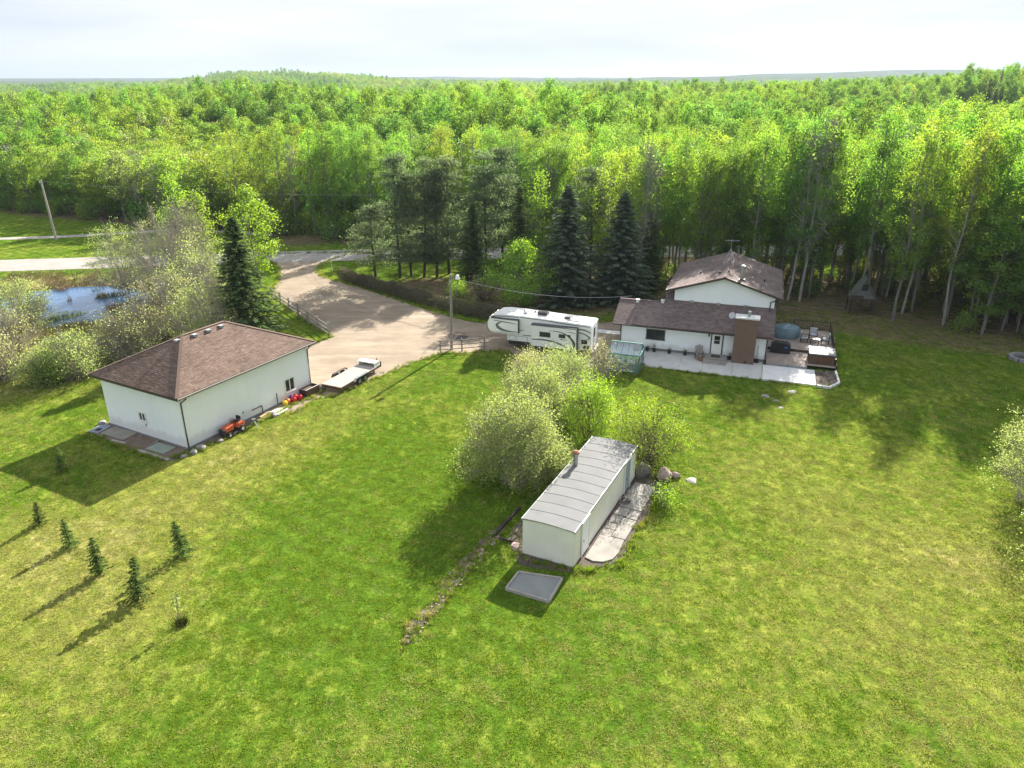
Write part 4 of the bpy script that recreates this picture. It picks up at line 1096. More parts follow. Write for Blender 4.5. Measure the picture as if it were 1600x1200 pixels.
fas.build('fascia', M['trim_brown'], gar)
MB().poly([(x0+.03, y0+.03, ze-.085), (x1-.03, y0+.03, ze-.085), (x1-.03, y1-.03, ze-.085), (x0+.03, y1-.03, ze-.085)]).build('soffit', M['trim_white'], gar)
M['gutter'] = pmat('taupe gutter', (.30, .27, .25), (.24, .21, .20), 2, .5)
for y_ in (y0-.07, y1+.07):
    gt = MB(); gt.box((x0, y_-.055, ze-.12), (x1, y_+.055, ze-.02)); gt.build('gutter', M['gutter'], gar)
def spout(pts, r=.045):
    return MB().tube(pts, r, 6).build('downspout', M['trim_brown'], gar)
spout([(.12, y0-.07, ze-.12), (.12, y0-.06, ze-.22), (.02, -.09, ze-.62), (.02, -.09, .12), (-.12, -.35, .06)], .05)
spout([(GL-.1, y0-.07, ze-.12), (GL-.1, -.3, ze-.4), (GL-.06, -.09, ze-.62), (GL-.06, -.09, .12), (GL-.06, -.4, .05)], .055)
tr_ = MB(); tr_.box((-.035, -.035, .12), (.05, .05, GW)).build('corner_trim', M['trim_white'], gar)
window(gar, lambda u, o, z: (u, -o, z), 9.42, 10.5, .72, 1.82, .026, M['trim_white'])
window(gar, lambda u, o, z: (-o, u, z), 3.92, 4.68, 1.22, 1.92, .026, M['trim_white'])
# big overhead doors and a side door on the driveway end
for y_ in (.8, 4.6):
    dm = MB(); dm.box((GL+.03, y_, .15), (GL+.07, y_+3, 2.95)); od = dm.build('overhead_door', M['trim_white'], gar)
    for k in range(4): MB().box((GL+.072, y_+.04, .18+.7*k), (GL+.10, y_+2.96, .82+.7*k)).build('panel', M['metal_white'], od)
M['vent_grey'] = pmat('weathered vent metal', (.36, .37, .38), (.28, .29, .30), 3, .5)
# roof vents along the ridge, a pipe and wall fittings
for k, (vx, vy) in enumerate(((R0[0]-.55, ry0-.12), (R0[0]+.75, ry0-.45), (R0[0]+2.0, ry0-.45), (R0[0]+3.2, ry0-.45))):
    vz = zr_ - (.31 if k == 0 else .23)
    v = MB(); v.box((vx-.16, vy-.16, vz+.01), (vx+.16, vy+.16, vz+.10)); vo = v.build('roof_vent', M['vent_grey'], gar)
    MB().box((vx-.18, vy-.18, vz+.15), (vx+.18, vy+.18, vz+.18)).build('cap', M['vent_grey'], vo); MB().box((vx-.13, vy-.13, vz+.10), (vx+.13, vy+.13, vz+.15)).build('louver', M['metal_dark'], vo)
MB().tube([(4.9, -.06, .2), (4.9, -.06, .15)], .03, 6).build('wall_outlet', M['metal_dark'], gar)
MB().tube([(5.9, -.05, .62), (6.9, -.05, .62), (6.9, -.06, .12)], .035, 6).build('drain_pipe', M['metal_dark'], gar)
MB().tube([(8.5, -.05, 1.05), (8.5, -.05, .1)], .03, 6).build('conduit', M['metal_dark'], gar)
MB().box((5.0, -.06, .72), (5.12, -.028, .86)).build('socket_box', M['metal_grey'], gar)
MB().box((-.06, 4.05, .86), (-.028, 4.17, 1.0)).build('socket_box', M['metal_grey'], gar)

# ------------------------------------------------------------------ house
HA = R(-18.5); h0 = Vector((22.93, 62.88, 0))
hou = thing('house', 'white split level house with brown shingle roofs and brick chimney', 'house', h0, HA)
def H2W(x, y, z=0): return Matrix.Translation(h0) @ Matrix.Rotation(HA, 4, 'Z') @ Vector((x, y, z))
MB().box((-13.26, .04, -.1), (-.04, 13.4, .34)).build('foundation', M['foundation'], hou)
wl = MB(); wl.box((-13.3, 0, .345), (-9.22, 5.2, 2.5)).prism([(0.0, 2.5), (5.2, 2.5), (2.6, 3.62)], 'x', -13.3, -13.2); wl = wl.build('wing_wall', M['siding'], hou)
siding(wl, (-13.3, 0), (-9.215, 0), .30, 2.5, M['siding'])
def wing_top(z):
    if z <= 2.5: return (0, 5.2)
    return ((z-2.5)/.43, 5.2-(z-2.5)/.43) if z < 3.6 else None
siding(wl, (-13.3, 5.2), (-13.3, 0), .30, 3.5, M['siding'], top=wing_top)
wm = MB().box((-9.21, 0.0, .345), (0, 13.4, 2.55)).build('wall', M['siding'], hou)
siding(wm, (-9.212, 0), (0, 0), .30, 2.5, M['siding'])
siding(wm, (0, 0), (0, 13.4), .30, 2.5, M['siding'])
SL = .43; ye = -.76; zee = 2.66
def rz_(y): return zee + SL*(y - ye)
# lower roofs: wing and main, both sloping to the yard
lr = MB(); xl, xm, xr = -13.93, -9.72, .42; yw = 2.6
slab_quad(lr, (xl, ye, zee), (xm, ye, zee), (xm, yw, rz_(yw)), (xl, yw, rz_(yw)), .14)
slab_quad(lr, (xl, 2*yw-ye, zee), (xm, 2*yw-ye, zee), (xm, yw, rz_(yw)), (xl, yw, rz_(yw)), .14)
lr = lr.build('wing_roof', M['roof_deck'], hou)
shingles('shingles', (xl, ye, zee), (xm, ye, zee), (xl, yw, rz_(yw)), (xm, yw, rz_(yw)), M['shingle_dark'], lr, seed=11)
shingles('shingles', (xl, 2*yw-ye, zee), (xm, 2*yw-ye, zee), (xl, yw, rz_(yw)), (xm, yw, rz_(yw)), M['shingle_dark'], lr, seed=12)
MB().bar((xl, yw, rz_(yw)+.012), (xm, yw, rz_(yw)+.012), .26, .03).build('ridge_cap', M['shingle_dark'], lr)
yr = 5.6; mr_ = MB()
slab_quad(mr_, (xm+.004, ye, zee), (xr, ye, zee), (xr, yr, rz_(yr)), (xm+.004, yr, rz_(yr)), .14)
slab_quad(mr_, (xm+.004, 2*yr-ye, zee), (xr, 2*yr-ye, zee), (xr, yr, rz_(yr)), (xm+.004, yr, rz_(yr)), .14)
mr_ = mr_.build('main_roof', M['roof_deck'], hou)
shingles('shingles', (xm+.004, ye, zee), (xr, ye, zee), (xm+.004, yr, rz_(yr)), (xr, yr, rz_(yr)), M['shingle_dark'], mr_, seed=13)
shingles('shingles', (xm+.004, 2*yr-ye, zee), (xr, 2*yr-ye, zee), (xm+.004, yr, rz_(yr)), (xr, yr, rz_(yr)), M['shingle_dark'], mr_, seed=14)
# upper storey with the gable towards the yard
ux0, ux1, uy0, uy1 = -8.85, .2, 3.0, 13.5; xp = -4.40; zu, zp = 5.34, 6.95; uxl, uxr = -9.55, .80; gs = (zp-zu)/(uxr-xp)
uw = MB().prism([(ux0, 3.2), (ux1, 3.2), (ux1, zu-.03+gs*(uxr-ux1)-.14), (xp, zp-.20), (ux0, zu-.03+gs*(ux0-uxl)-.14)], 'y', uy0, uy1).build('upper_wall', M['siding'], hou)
wl_z = zu-.03+gs*(uxr-ux1)-.14
def up_top(z):
    L = ux1-ux0
    if z <= wl_z: return (0, L)
    t = (z-wl_z)/((zp-.20)-wl_z)
    return (t*(xp-ux0), L - t*(ux1-xp)) if t < 1 else None
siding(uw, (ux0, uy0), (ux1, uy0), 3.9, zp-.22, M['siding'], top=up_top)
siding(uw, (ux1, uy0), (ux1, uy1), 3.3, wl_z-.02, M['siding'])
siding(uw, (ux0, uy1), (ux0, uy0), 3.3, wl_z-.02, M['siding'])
MB().box((xp-.03, uy0-.034, 4.2), (xp+.03, uy0-.020, zp-.25)).build('joint_strip', M['siding'], uw)
ua, ub = 2.55, 13.95; ur = MB()
slab_quad(ur, (uxl, ua, zu), (xp, ua, zp), (xp, ub, zp), (uxl, ub, zu), .13)
slab_quad(ur, (uxr, ua, zu), (xp, ua, zp), (xp, ub, zp), (uxr, ub, zu), .13)
ur = ur.build('upper_roof', M['roof_deck'], hou)
shingles('shingles', (uxl, ub, zu), (uxl, ua, zu), (xp, ub, zp), (xp, ua, zp), M['shingle_dark'], ur, seed=15)
shingles('shingles', (uxr, ua, zu), (uxr, ub, zu), (xp, ua, zp), (xp, ub, zp), M['shingle_dark'], ur, seed=16)
MB().bar((xp, ua, zp+.012), (xp, ub, zp+.012), .28, .03).build('ridge_cap', M['shingle_dark'], ur)
fb = MB()
for a, b in (((uxl, zu), (xp, zp)), ((xp, zp), (uxr, zu))):
    fb.bar((a[0], ua-.02, a[1]-.09), (b[0], ua-.02, b[1]-.09), .036, .2); fb.bar((a[0], ub+.02, a[1]-.09), (b[0], ub+.02, b[1]-.09), .036, .2)
fb.build('fascia', M['trim_brown'], hou)
fb = MB(); fb.bar((xl, ye-.02, zee-.09), (xr, ye-.02, zee-.09), .036, .2); fb.build('fascia', M['trim_brown'], hou)
fb = MB()
for xx, yy in ((xl-.02, yw), (xr+.02, yr)): fb.bar((xx, ye, zee-.08), (xx, yy, rz_(yy)-.08), .036, .19)
fb.bar((xl-.02, 2*yw-ye, zee-.08), (xl-.02, yw, rz_(yw)-.08), .036, .19); fb.build('rake_board', M['trim_brown'], hou)
for xx in (uxl-.07, uxr+.07): MB().box((xx-.055, ua, zu-.13), (xx+.055, ub, zu-.02)).build('gutter', M['trim_brown'], hou)
MB().box((xl, ye-.15, zee-.14), (xr, ye-.04, zee-.03)).build('gutter', M['trim_brown'], hou)
MB().box((xl+.02, ye+.02, zee-.185), (xr-.02, -.03, zee-.165)).build('soffit', M['trim_white'], hou)
for pts in ([(-13.2, ye-.10, zee-.12), (-13.2, -.3, zee-.35), (-13.25, -.09, zee-.55), (-13.25, -.09, .2), (-13.25, -.45, .1)],
            [(-.12, ye-.10, zee-.12), (-.12, -.3, zee-.35), (-.06, -.09, zee-.55), (-.06, -.09, .15)],
            [(.84, uy0+.2, zu-.14), (.05, uy0-.10, zu-.42), (-.16, uy0-.10, zu-.50), (-.16, uy0-.10, rz_(3.0)+.15), (-.16, uy0-.5, rz_(2.5)+.08)]):
    MB().tube(pts, .055, 6).build('downspout', M['trim_brown'], hou)
# front door, window, wall lamp
dr = MB().box((-4.95, -.075, .34), (-3.83, -.030, 2.38)).build('door_frame', M['trim_brown'], hou)
door = MB().box((-4.84, -.10, .38), (-3.94, -.078, 2.28)).build('door', M['trim_white'], hou)
for za, zb in ((1.36, 1.68), (1.72, 2.12)): MB().box((-4.64, -.115, za), (-4.14, -.102, zb)).build('pane', M['glass_dark'], door)
MB().tube([(-4.02, -.11, 1.28), (-4.02, -.17, 1.28), (-4.02, -.17, 1.32)], .028, 6).build('handle', M['metal_grey'], door)
MB().box((-5.2, -.14, 2.0), (-5.08, -.028, 2.22)).build('wall_lamp', M['metal_dark'], hou)
window(hou, lambda u, o, z: (u, -o, z), -10.85, -9.12, 1.2, 2.14, .026, M['trim_brown'])
# chimney
m, nt, b = base_mat('brown brick'); b.inputs['Roughness'].default_value = .9
bk = N(nt, 'ShaderNodeTexBrick'); tc = N(nt, 'ShaderNodeTexCoord'); mp = N(nt, 'ShaderNodeMapping'); mp.inputs['Rotation'].default_value = (R(90), 0, 0)
nt.links.new(tc.outputs['Object'], mp.inputs['Vector']); nt.links.new(mp.outputs['Vector'], bk.inputs['Vector'])
bk.inputs['Scale'].default_value = 1.0; bk.inputs['Brick Width'].default_value = .22; bk.inputs['Row Height'].default_value = .075; bk.inputs['Mortar Size'].default_value = .008
bk.inputs['Color1'].default_value = (.155, .085, .058, 1); bk.inputs['Color2'].default_value = (.105, .062, .045, 1); bk.inputs['Mortar'].default_value = (.20, .16, .13, 1)
nt.links.new(bk.outputs['Color'], b.inputs['Base Color']); bump(nt, b, bk.outputs['Fac'], -.4, .01); M['brick'] = m
MB().box((-2.93, -1.06, 0), (-1.02, -.03, 4.22)).build('chimney', M['brick'], hou, bevel=.01)
ch = hou.children[-1]
MB().box((-3.02, -1.15, 4.222), (-.93, .06, 4.36)).build('cap', M['concrete_white'], ch, bevel=.02)
MB().lathe([(.13, 0), (.13, .35), (.19, .36), (.19, .44), (.1, .5)], (-1.85, -.5, 4.362), 12).build('flue', M['metal_grey'], ch)
MB().box((-1.85, -1.08, .15), (-1.62, -1.062, .36)).build('ash_door', M['metal_dark'], ch)
# things on the roofs
fl = MB().lathe([(.16, 0), (.16, 1.15), (.24, 1.16), (.24, 1.36), (.10, 1.44)], (-2.95, 3.9, zp-gs*1.45-.05), 14).build('flue_pipe', M['metal_grey'], hou)
MB().box((-3.25, 3.6, zp-gs*1.45-.02), (-2.65, 4.2, zp-gs*1.45+.09)).build('flashing', M['metal_dark'], fl)
for (vx, vy) in ((-6.9, 6.5), (-.9, 6.4), (-5.0, 4.6), (-4.2, 4.9)):
    zz_ = zp - gs*abs(vx-xp); MB().tube([(vx, vy, zz_-.05), (vx, vy, zz_+.22)], .07, 8).build('vent_pipe', M['metal_dark'], hou)
for vx, vy in ((-12.2, 2.25), (-9.85, 2.45)):
    vz = rz_(vy); v = MB().box((vx-.13, vy-.13, vz), (vx+.13, vy+.13, vz+.26)).build('roof_vent', M['metal_white'], hou); MB().box((vx-.18, vy-.18, vz+.27), (vx+.18, vy+.18, vz+.31)).build('cap', M['metal_white'], v)
for vx in (-7.2, -4.75, -2.3):
    MB().box((vx-.16, uy0-.30, rz_(2.75)+.02), (vx+.16, uy0-.03, rz_(2.9)+.16)).build('roof_louver', M['metal_grey'], hou)
ds = MB().tube([(-3.15, 1.0, rz_(1.0)), (-3.15, .85, rz_(1)+.75)], .03, 6).build('dish_mast', M['metal_grey'], hou)
dd = MB(); P = []
for r_, z_ in ((.02, .0), (.16, .03), (.30, .10)): P.append((r_, z_))
dd = dd.lathe(P, (0, 0, 0), 14); ddm = dd.build('satellite_dish', M['metal_grey'], hou); ddm.location = (-3.32, .78, rz_(1)+.5); ddm.rotation_euler = (R(70), 0, R(-20))
an = MB(); az = zp+.02
for dx, dy in ((-.6, 8.9), (.6, 8.9), (0, 9.9)): an.tube([(xp+dx, dy, az-abs(dx)*gs), (xp, 9.25, az+1.25)], .025, 5)
an.tube([(xp, 9.25, az+.5), (xp, 9.25, az+2.1)], .025, 6); am = an.build('antenna_tripod', M['metal_grey'], hou)
a2 = MB(); a2.tube([(xp-.6, 9.25, az+2.02), (xp+.75, 9.1, az+2.10)], .02, 5)
for k in range(6): x_ = xp-.55+.24*k; a2.tube([(x_, 8.85, az+2.05), (x_, 9.6, az+2.05)], .012, 4)
a2.build('antenna', M['metal_grey'], am)

# ------------------------------------------------------------------ shed
SA = R(-26.0); s0 = at(895.5, 888.8)
shd = thing('shed', 'long pale grey steel shed with low curved roof and two doors', 'shed', s0, SA)
SW, SLn = 2.95, 10.7
sk = MB(); sk.box((-SW, 0, -.05), (0, SLn, .10)); sk.build('skirting', M['wood_grey'], shd)
m, nt, b = base_mat('ribbed cream steel'); b.inputs['Roughness'].default_value = .5
f = noise(nt, .8, 5); nt.links.new(mixc(nt, ramp(nt, f, .35, .75), (.74, .73, .65), (.63, .62, .55)), b.inputs['Base Color']); M['shed_wall'] = m
def ribbed(p0, p1, z0, z1, rib=.155, depth=.022):
    a, b_ = Vector((*p0, 0)), Vector((*p1, 0)); d = (b_-a); L = d.length; d.normalize(); nr = Vector((d.y, -d.x, 0)); mb = MB(); k = int(L/rib)
    prev = None; cols = []
    for i in range(k):
        s = i*L/k
        for ds_, o_ in ((0, 0), (.30, 0), (.42, depth), (.62, depth), (.74, 0)): cols.append((s+ds_*L/k, o_))
    cols.append((L, 0))
    for (s, o_), (s2, o2) in zip(cols[:-1], cols[1:]):
        A, B = a+d*s+nr*o_, a+d*s2+nr*o2; mb.poly([(A.x, A.y, z0), (B.x, B.y, z0), (B.x, B.y, z1), (A.x, A.y, z1)])
    return mb
def arch(t): return 2.30 + .09*math.sin(math.pi*t)
NA = 9
e_ = MB()
core = MB().prism([(-SW+.03, .10), (-.03, .10)] + [(-.03-(SW-.06)*i/NA, arch(i/NA)-.03) for i in range(NA+1)], 'y', .03, SLn-.03).build('wall_core', M['shed_wall'], shd)
for y_, s_ in ((0, 1), (SLn, -1)):
    MB().prism([(-SW, .10), (0, .10)] + [(-SW*i/NA, arch(i/NA)-.012) for i in range(NA+1)], 'y', y_ if s_ > 0 else y_-.028, y_+.028 if s_ > 0 else y_).build('end_wall', M['shed_wall'], shd)
ribbed((0, 0), (0, SLn), .10, 2.30).build('side_wall', M['shed_wall'], shd)
ribbed((-SW, SLn), (-SW, 0), .10, 2.30).build('side_wall', M['shed_wall'], shd)
M['shed_roof'] = [pmat('grey painted roof steel', (.165, .168, .172), (.135, .138, .142), .9, .85, bmp=.05), pmat('grey roof steel', (.168, .171, .175), (.138, .141, .145), .7, .85, bmp=.05)]
npan = 11; pw = SLn/npan
for k in range(npan):      # curved roof sheets with a seam between neighbours
    mb = MB(); y0_, y1_ = k*pw-.05*(k == 0), (k+1)*pw+.05*(k == npan-1)
    lift = .012 + .002*(k % 2)
    for i in range(NA):
        t0_, t1_ = i/NA, (i+1)/NA; xa, xb = .05-(SW+.1)*t0_, .05-(SW+.1)*t1_
        slab_quad(mb, (xa, y0_+.003, arch(t0_)+lift), (xb, y0_+.003, arch(t1_)+lift), (xb, y1_-.003, arch(t1_)+lift), (xa, y1_-.003, arch(t0_)+lift), .012)
    mb.build('roof_panel', M['shed_roof'][k % 2], shd)
for k in range(1, npan):
    mb = MB()
    for i in range(NA):
        t0_, t1_ = i/NA, (i+1)/NA; xa, xb = .05-(SW+.1)*t0_, .05-(SW+.1)*t1_
        slab_quad(mb, (xa, k*pw-.02, arch(t0_)+.026), (xb, k*pw-.02, arch(t1_)+.026), (xb, k*pw+.02, arch(t1_)+.026), (xa, k*pw+.02, arch(t0_)+.026), .03)
    mb.build('roof_seam', M['shed_roof'][0], shd)
MB().box((-.002, -.06, 2.20), (.07, SLn+.06, 2.315)).build('eave_trim', M['metal_grey'], shd); MB().box((-SW-.07, -.06, 2.20), (-SW+.002, SLn+.06, 2.315)).build('eave_trim', M['metal_grey'], shd)
et = MB()
for i in range(NA): et.bar((-SW*i/NA, -.045, arch(i/NA)-.02), (-SW*(i+1)/NA, -.045, arch((i+1)/NA)-.02), .03, .06)
et.build('end_trim', M['metal_grey'], shd)
for y_, mt in ((1.05, 'trim_white'), (8.35, 'door_grey')):
    if mt == 'door_grey': M[mt] = pmat('grey blue door paint', (.28, .33, .36), (.22, .26, .29), 1.2, .5)
    d_ = MB().box((.026, y_, .12), (.075, y_+.95, 2.16)).build('door', M[mt], shd)
    f_ = MB(); f_.box((.026, y_-.09, .10), (.10, y_-.002, 2.26)).box((.026, y_+.952, .10), (.10, y_+1.04, 2.26)).box((.026, y_, 2.165), (.10, y_+.95, 2.26)); f_.build('frame', M['metal_white'], d_)
    MB().tube([(.08, y_+.1, 1.05), (.14, y_+.1, 1.05), (.14, y_+.1, 1.15)], .025, 6).build('handle', M['metal_dark'], d_)
MB().lathe([(.15, 0), (.15, .72), (.22, .73), (.22, .86), (.12, .94)], (-2.55, 6.6, arch(.86)+.02), 12).build('stove_pipe', M['metal_grey'], shd, smooth=True)
sp = shd.children[-1]; sp.data.materials[0] = M['metal_grey']
MB().lathe([(.235, .80), (.235, .88), (.10, .97)], (-2.55, 6.6, arch(.86)+.02), 12).build('rain_cap', pmat('rusty tin', (.22, .10, .05), (.30, .16, .09), 4, .8), sp)
# ------------------------------------------------------------------ fifth-wheel caravan
M['rv_white'] = pmat('white gelcoat', (.80, .82, .81), (.74, .76, .76), .4, .3, spec=.5)
M['rv_roof'] = pmat('white roof membrane', (.80, .79, .76), (.70, .69, .66), .8, .7)
M['rv_grey'] = pmat('grey green decal', (.10, .115, .115), (.16, .175, .175), 1.5, .4)
M['rv_dark'] = pmat('dark decal', (.035, .04, .042), (.05, .055, .058), 1.5, .4)
rv0 = Vector((7.22, 64.09, 0)); rv = thing('caravan', 'white fifth wheel caravan with grey swoosh decals and slide outs', 'caravan', rv0, R(-19.27))
prof = [(0, .72), (0, 3.02), (-.12, 3.12), (-6.6, 3.34), (-8.6, 3.36), (-9.4, 3.22), (-9.85, 2.95), (-10.12, 2.45), (-10.12, 2.0), (-9.95, 1.62), (-9.6, 1.44), (-8.12, 1.42), (-8.12, .72)]
MB().prism(prof, 'y', 0, 2.44).build('body', M['rv_white'], rv, bevel=.035)
rf = MB()
top = [(-.05, 3.135), (-6.6, 3.358), (-8.6, 3.378), (-9.35, 3.26)]
for a, b in zip(top[:-1], top[1:]): slab_quad(rf, (a[0], .05, a[1]), (b[0], .05, b[1]), (b[0], 2.39, b[1]), (a[0], 2.39, a[1]), .012)
rf.build('roof', M['rv_roof'], rv)
nose = MB(); np_ = [(-9.87, 2.97), (-10.14, 2.46), (-10.14, 1.99), (-9.97, 1.60), (-9.64, 1.43)]
for a, b in zip(np_[:-1], np_[1:]): slab_quad(nose, (a[0]-.012, .0-.008, a[1]), (b[0]-.012, -.008, b[1]), (b[0]-.012, 2.448, b[1]), (a[0]-.012, 2.448, a[1]), .02)
nose.build('nose_cap', M['rv_grey'], rv)
MB().box((-8.02, .12, .46), (.10, 2.32, .715)).build('chassis', M['metal_dark'], rv)
MB().box((.02, .02, .52), (.22, 2.42, .66)).build('bumper', M['trim_white'], rv)
# slide-outs
sl = MB().box((-5.55, -.62, .80), (-1.25, .0-.004, 2.80)).build('slide_out', M['rv_white'], rv, bevel=.025)
MB().box((-5.60, -.66, 2.802), (-1.20, -.006, 2.86)).build('slide_roof', M['rv_dark'], sl)
MB().box((-1.248, -.60, .82), (-1.20, -.006, 2.80)).build('slide_flange', M['rv_dark'], sl)
sb = MB().box((-9.60, -.36, 1.70), (-6.95, -.004, 2.98)).build('bed_slide', M['rv_white'], rv, bevel=.025)
MB().box((-9.64, -.40, 2.982), (-6.90, -.006, 3.03)).build('slide_roof', M['rv_dark'], sb)
MB().box((-6.948, -.35, 1.70), (-6.90, -.006, 2.98)).build('slide_flange', M['rv_dark'], sb)
def rvwin(parent, x0, x1, z0, z1, y):
    w = MB().box((x0, y-.018, z0), (x1, y-.003, z1)).build('window', M['rv_dark'], parent, bevel=.0); MB().box((x0+.05, y-.024, z0+.05), (x1-.05, y-.0185, z1-.05)).build('pane', M['glass_dark'], w)
rvwin(sl, -4.75, -3.70, 1.78, 2.26, -.62); rvwin(sl, -2.90, -2.28, 1.86, 2.22, -.62); rvwin(sl, -2.10, -1.78, 2.08, 2.22, -.62)
rvwin(rv, -.92, -.36, 1.30, 1.70, 0)
MB().box((2*0+.004, .95, 1.75), (.024, 1.5, 2.6)).build('rear_window', M['glass_dark'], rv)
for x_ in (-.62, -.30): MB().box((x_-.10, -.06, .84), (x_+.16, -.004, 1.16)).build('tank_valve_box', M['rv_dark'], rv)
def swoosh(parent, pts, y, mat='rv_grey'):
    """printed ribbon on the side wall: (x, z, half width) along its middle"""
    mb = MB(); P = []
    q = [Vector(p) for p in pts]; k = len(q)
    fine = []
    for i in range(k-1):
        p0, p1, p2, p3 = q[max(i-1, 0)], q[i], q[i+1], q[min(i+2, k-1)]
        for j in range(5):
            t = j/5; fine.append(.5*((2*p1)+(p2-p0)*t+(2*p0-5*p1+4*p2-p3)*t*t+(3*p1-p0-3*p2+p3)*t**3))
    fine.append(q[-1])
    L = []
    for i, p in enumerate(fine):
        d = fine[min(i+1, len(fine)-1)] - fine[max(i-1, 0)]; n = Vector((-d.y, d.x)); n.normalize(); w = max(p.z, .002)
        L.append(((p.x+n.x*w, y, p.y+n.y*w), (p.x-n.x*w, y, p.y-n.y*w)))
    for a, b in zip(L[:-1], L[1:]): mb.poly([a[0], b[0], b[1], a[1]])
    return mb.build('decal', M[mat], parent)
swoosh(sl, [(-5.5, 1.42, .05), (-4.4, 1.50, .07), (-3.3, 1.38, .08), (-2.4, 1.12, .06), (-2.05, .86, .01)], -.626)
swoosh(sl, [(-3.9, 2.42, .01), (-3.1, 2.44, .035), (-2.3, 2.26, .05), (-1.72, 1.86, .08), (-1.46, 1.42, .13), (-1.56, 1.0, .12), (-1.78, .88, .04)], -.626, 'rv_dark')
swoosh(sl, [(-2.2, 2.50, .01), (-1.7, 2.48, .03), (-1.3, 2.42, .03)], -.626)
swoosh(sb, [(-9.4, 2.80, .02), (-8.4, 2.74, .05), (-7.4, 2.66, .03), (-6.98, 2.60, .01)], -.366)
swoosh(sb, [(-8.5, 2.72, .01), (-8.95, 2.50, .10), (-9.0, 2.26, .14), (-8.6, 1.98, .13), (-7.9, 1.86, .08), (-6.98, 1.86, .03)], -.366, 'rv_grey')
swoosh(rv, [(-6.85, 1.95, .04), (-6.4, 1.98, .01)], -.008)
swoosh(rv, [(-1.18, 2.66, .06), (-.6, 2.62, .06), (-.05, 2.40, .05)], -.008)
swoosh(rv, [(-1.18, 2.34, .05), (-.7, 2.26, .05), (-.22, 2.02, .07), (-.16, 1.86, .06), (-.5, 1.80, .01)], -.008)
swoosh(rv, [(-6.6, 1.50, .03), (-6.0, 1.52, .04), (-5.6, 1.50, .03)], -.008)
swoosh(rv, [(-6.85, 3.22, .035), (-4.5, 3.16, .035), (-2.6, 3.04, .05), (-.2, 2.96, .03)], -.008, 'rv_grey')
swoosh(rv, [(-9.85, 3.02, .06), (-9.0, 3.14, .05), (-7.0, 3.20, .035)], -.008, 'rv_grey')
lt = MB(); xx = -2.72
for wd, hh_ in ((.11, .12), (.06, .07), (.05, .07), (.06, .07), (.05, .07), (.06, .10)): lt.box((xx, -.628, 1.66), (xx+wd, -.6225, 1.66+hh_)); xx += wd+.022
lt.box((xx+.05, -.628, 1.58), (xx+.10, -.6225, 1.78)); lt.build('small_grey_lettering', M['rv_grey'], sl)
for x0, x1, z0, z1 in ((-7.9, -7.35, .95, 1.34), (-7.15, -6.15, .88, 1.34)):
    hd = MB().box((x0, -.016, z0), (x1, -.004, z1)).build('baggage_door', M['rv_white'], rv)
    MB().box((x0-.03, -.012, z0-.03), (x1+.03, -.0035, z1+.03)).build('door_seal', M['rv_grey'], hd)
MB().box((-8.10, -.012, .725), (-5.6, -.004, .86)).build('skirt_stripe', M['rv_dark'], rv)
def wheel(parent, c, r, w, ax='y', rim=None):
    t = MB(); n = 18
    prof_ = [(r*.55, -w*.5), (r*.92, -w*.5), (r, -w*.34), (r, w*.34), (r*.92, w*.5), (r*.55, w*.5)]
    for i in range(n):
        a0, a1 = 2*math.pi*i/n, 2*math.pi*(i+1)/n
        for (ra, wa), (rb, wb) in zip(prof_, prof_[1:] + prof_[:1]):
            q = []
            for rr_, ww_, aa in ((ra, wa, a0), (rb, wb, a0), (rb, wb, a1), (ra, wa, a1)): q.append((c[0]+rr_*math.cos(aa), c[1]+ww_, c[2]+rr_*math.sin(aa)))
            t.poly(q)
    wh = t.build('wheel', M['rubber'], parent, smooth=True)
    MB().tube([(c[0], c[1]-w*.38, c[2]), (c[0], c[1]+w*.38, c[2])], r*.56, 14).build('rim', rim or M['metal_grey'], wh)
    return wh
for x_ in (-2.5, -3.42):
    for y_ in (.22, 2.22): wheel(rv, (x_, y_, .38), .38, .24)
for x_, y_ in ((-7.7, .35), (-7.7, 2.1), (-.7, .3), (-.7, 2.15)):
    lg = MB(); lg.tube([(x_, y_, .03), (x_, y_, .8)], .045, 8); lo = lg.build('jack_leg', M['metal_grey'], rv); MB().box((x_-.15, y_-.15, 0), (x_+.15, y_+.15, .03)).build('foot', M['metal_grey'], lo)
MB().box((-1.35, -.5, .42), (-1.24, -.42, .80)).build('slide_support', M['trim_white'], rv)
# roof kit
def rtop(x): return float(np.interp(x, [-9.35, -8.6, -6.6, -.05], [3.26, 3.378, 3.358, 3.135]))
def rbox(nm, x, y, a, b, h, mt):
    z = rtop(x)+.004; return MB().box((x-a/2, y-b/2, z-.02), (x+a/2, y+b/2, z+h)).build(nm, M[mt], rv, bevel=.03)
ac = rbox('air_conditioner', -5.0, 1.35, .9, .75, .28, 'rv_dark'); rbox('roof_vent', -8.2, 1.0, .4, .4, .14, 'metal_white'); rbox('roof_vent', -6.6, .95, .36, .45, .16, 'metal_grey'); rbox('roof_vent', -2.6, 1.1, .5, .4, .14, 'rv_dark')
rbox('solar_panel', -1.9, .75, 1.2, .55, .05, 'metal_grey')
for x_, y_ in ((-7.0, 1.7), (-5.9, 1.7), (-5.6, 1.8)):
    MB().tube([(x_, y_, rtop(x_)-.02), (x_, y_, rtop(x_)+.13)], .05, 8).build('vent_pipe', M['metal_dark'], rv)
MB().tube([(-9.0, .0-.012, 3.0), (-9.0, -.012, 3.05)], .02, 5).build('marker_light', M['rv_dark'], rv)
ld = MB()
for y_ in (1.75, 2.2): ld.tube([(.10, y_, .9), (.10, y_, 3.1), (-.1, y_, 3.22)], .02, 6)
for k in range(6): ld.tube([(.10, 1.75, 1.0+.36*k), (.10, 2.2, 1.0+.36*k)], .016, 5)
ld.build('rear_ladder', M['metal_grey'], rv)

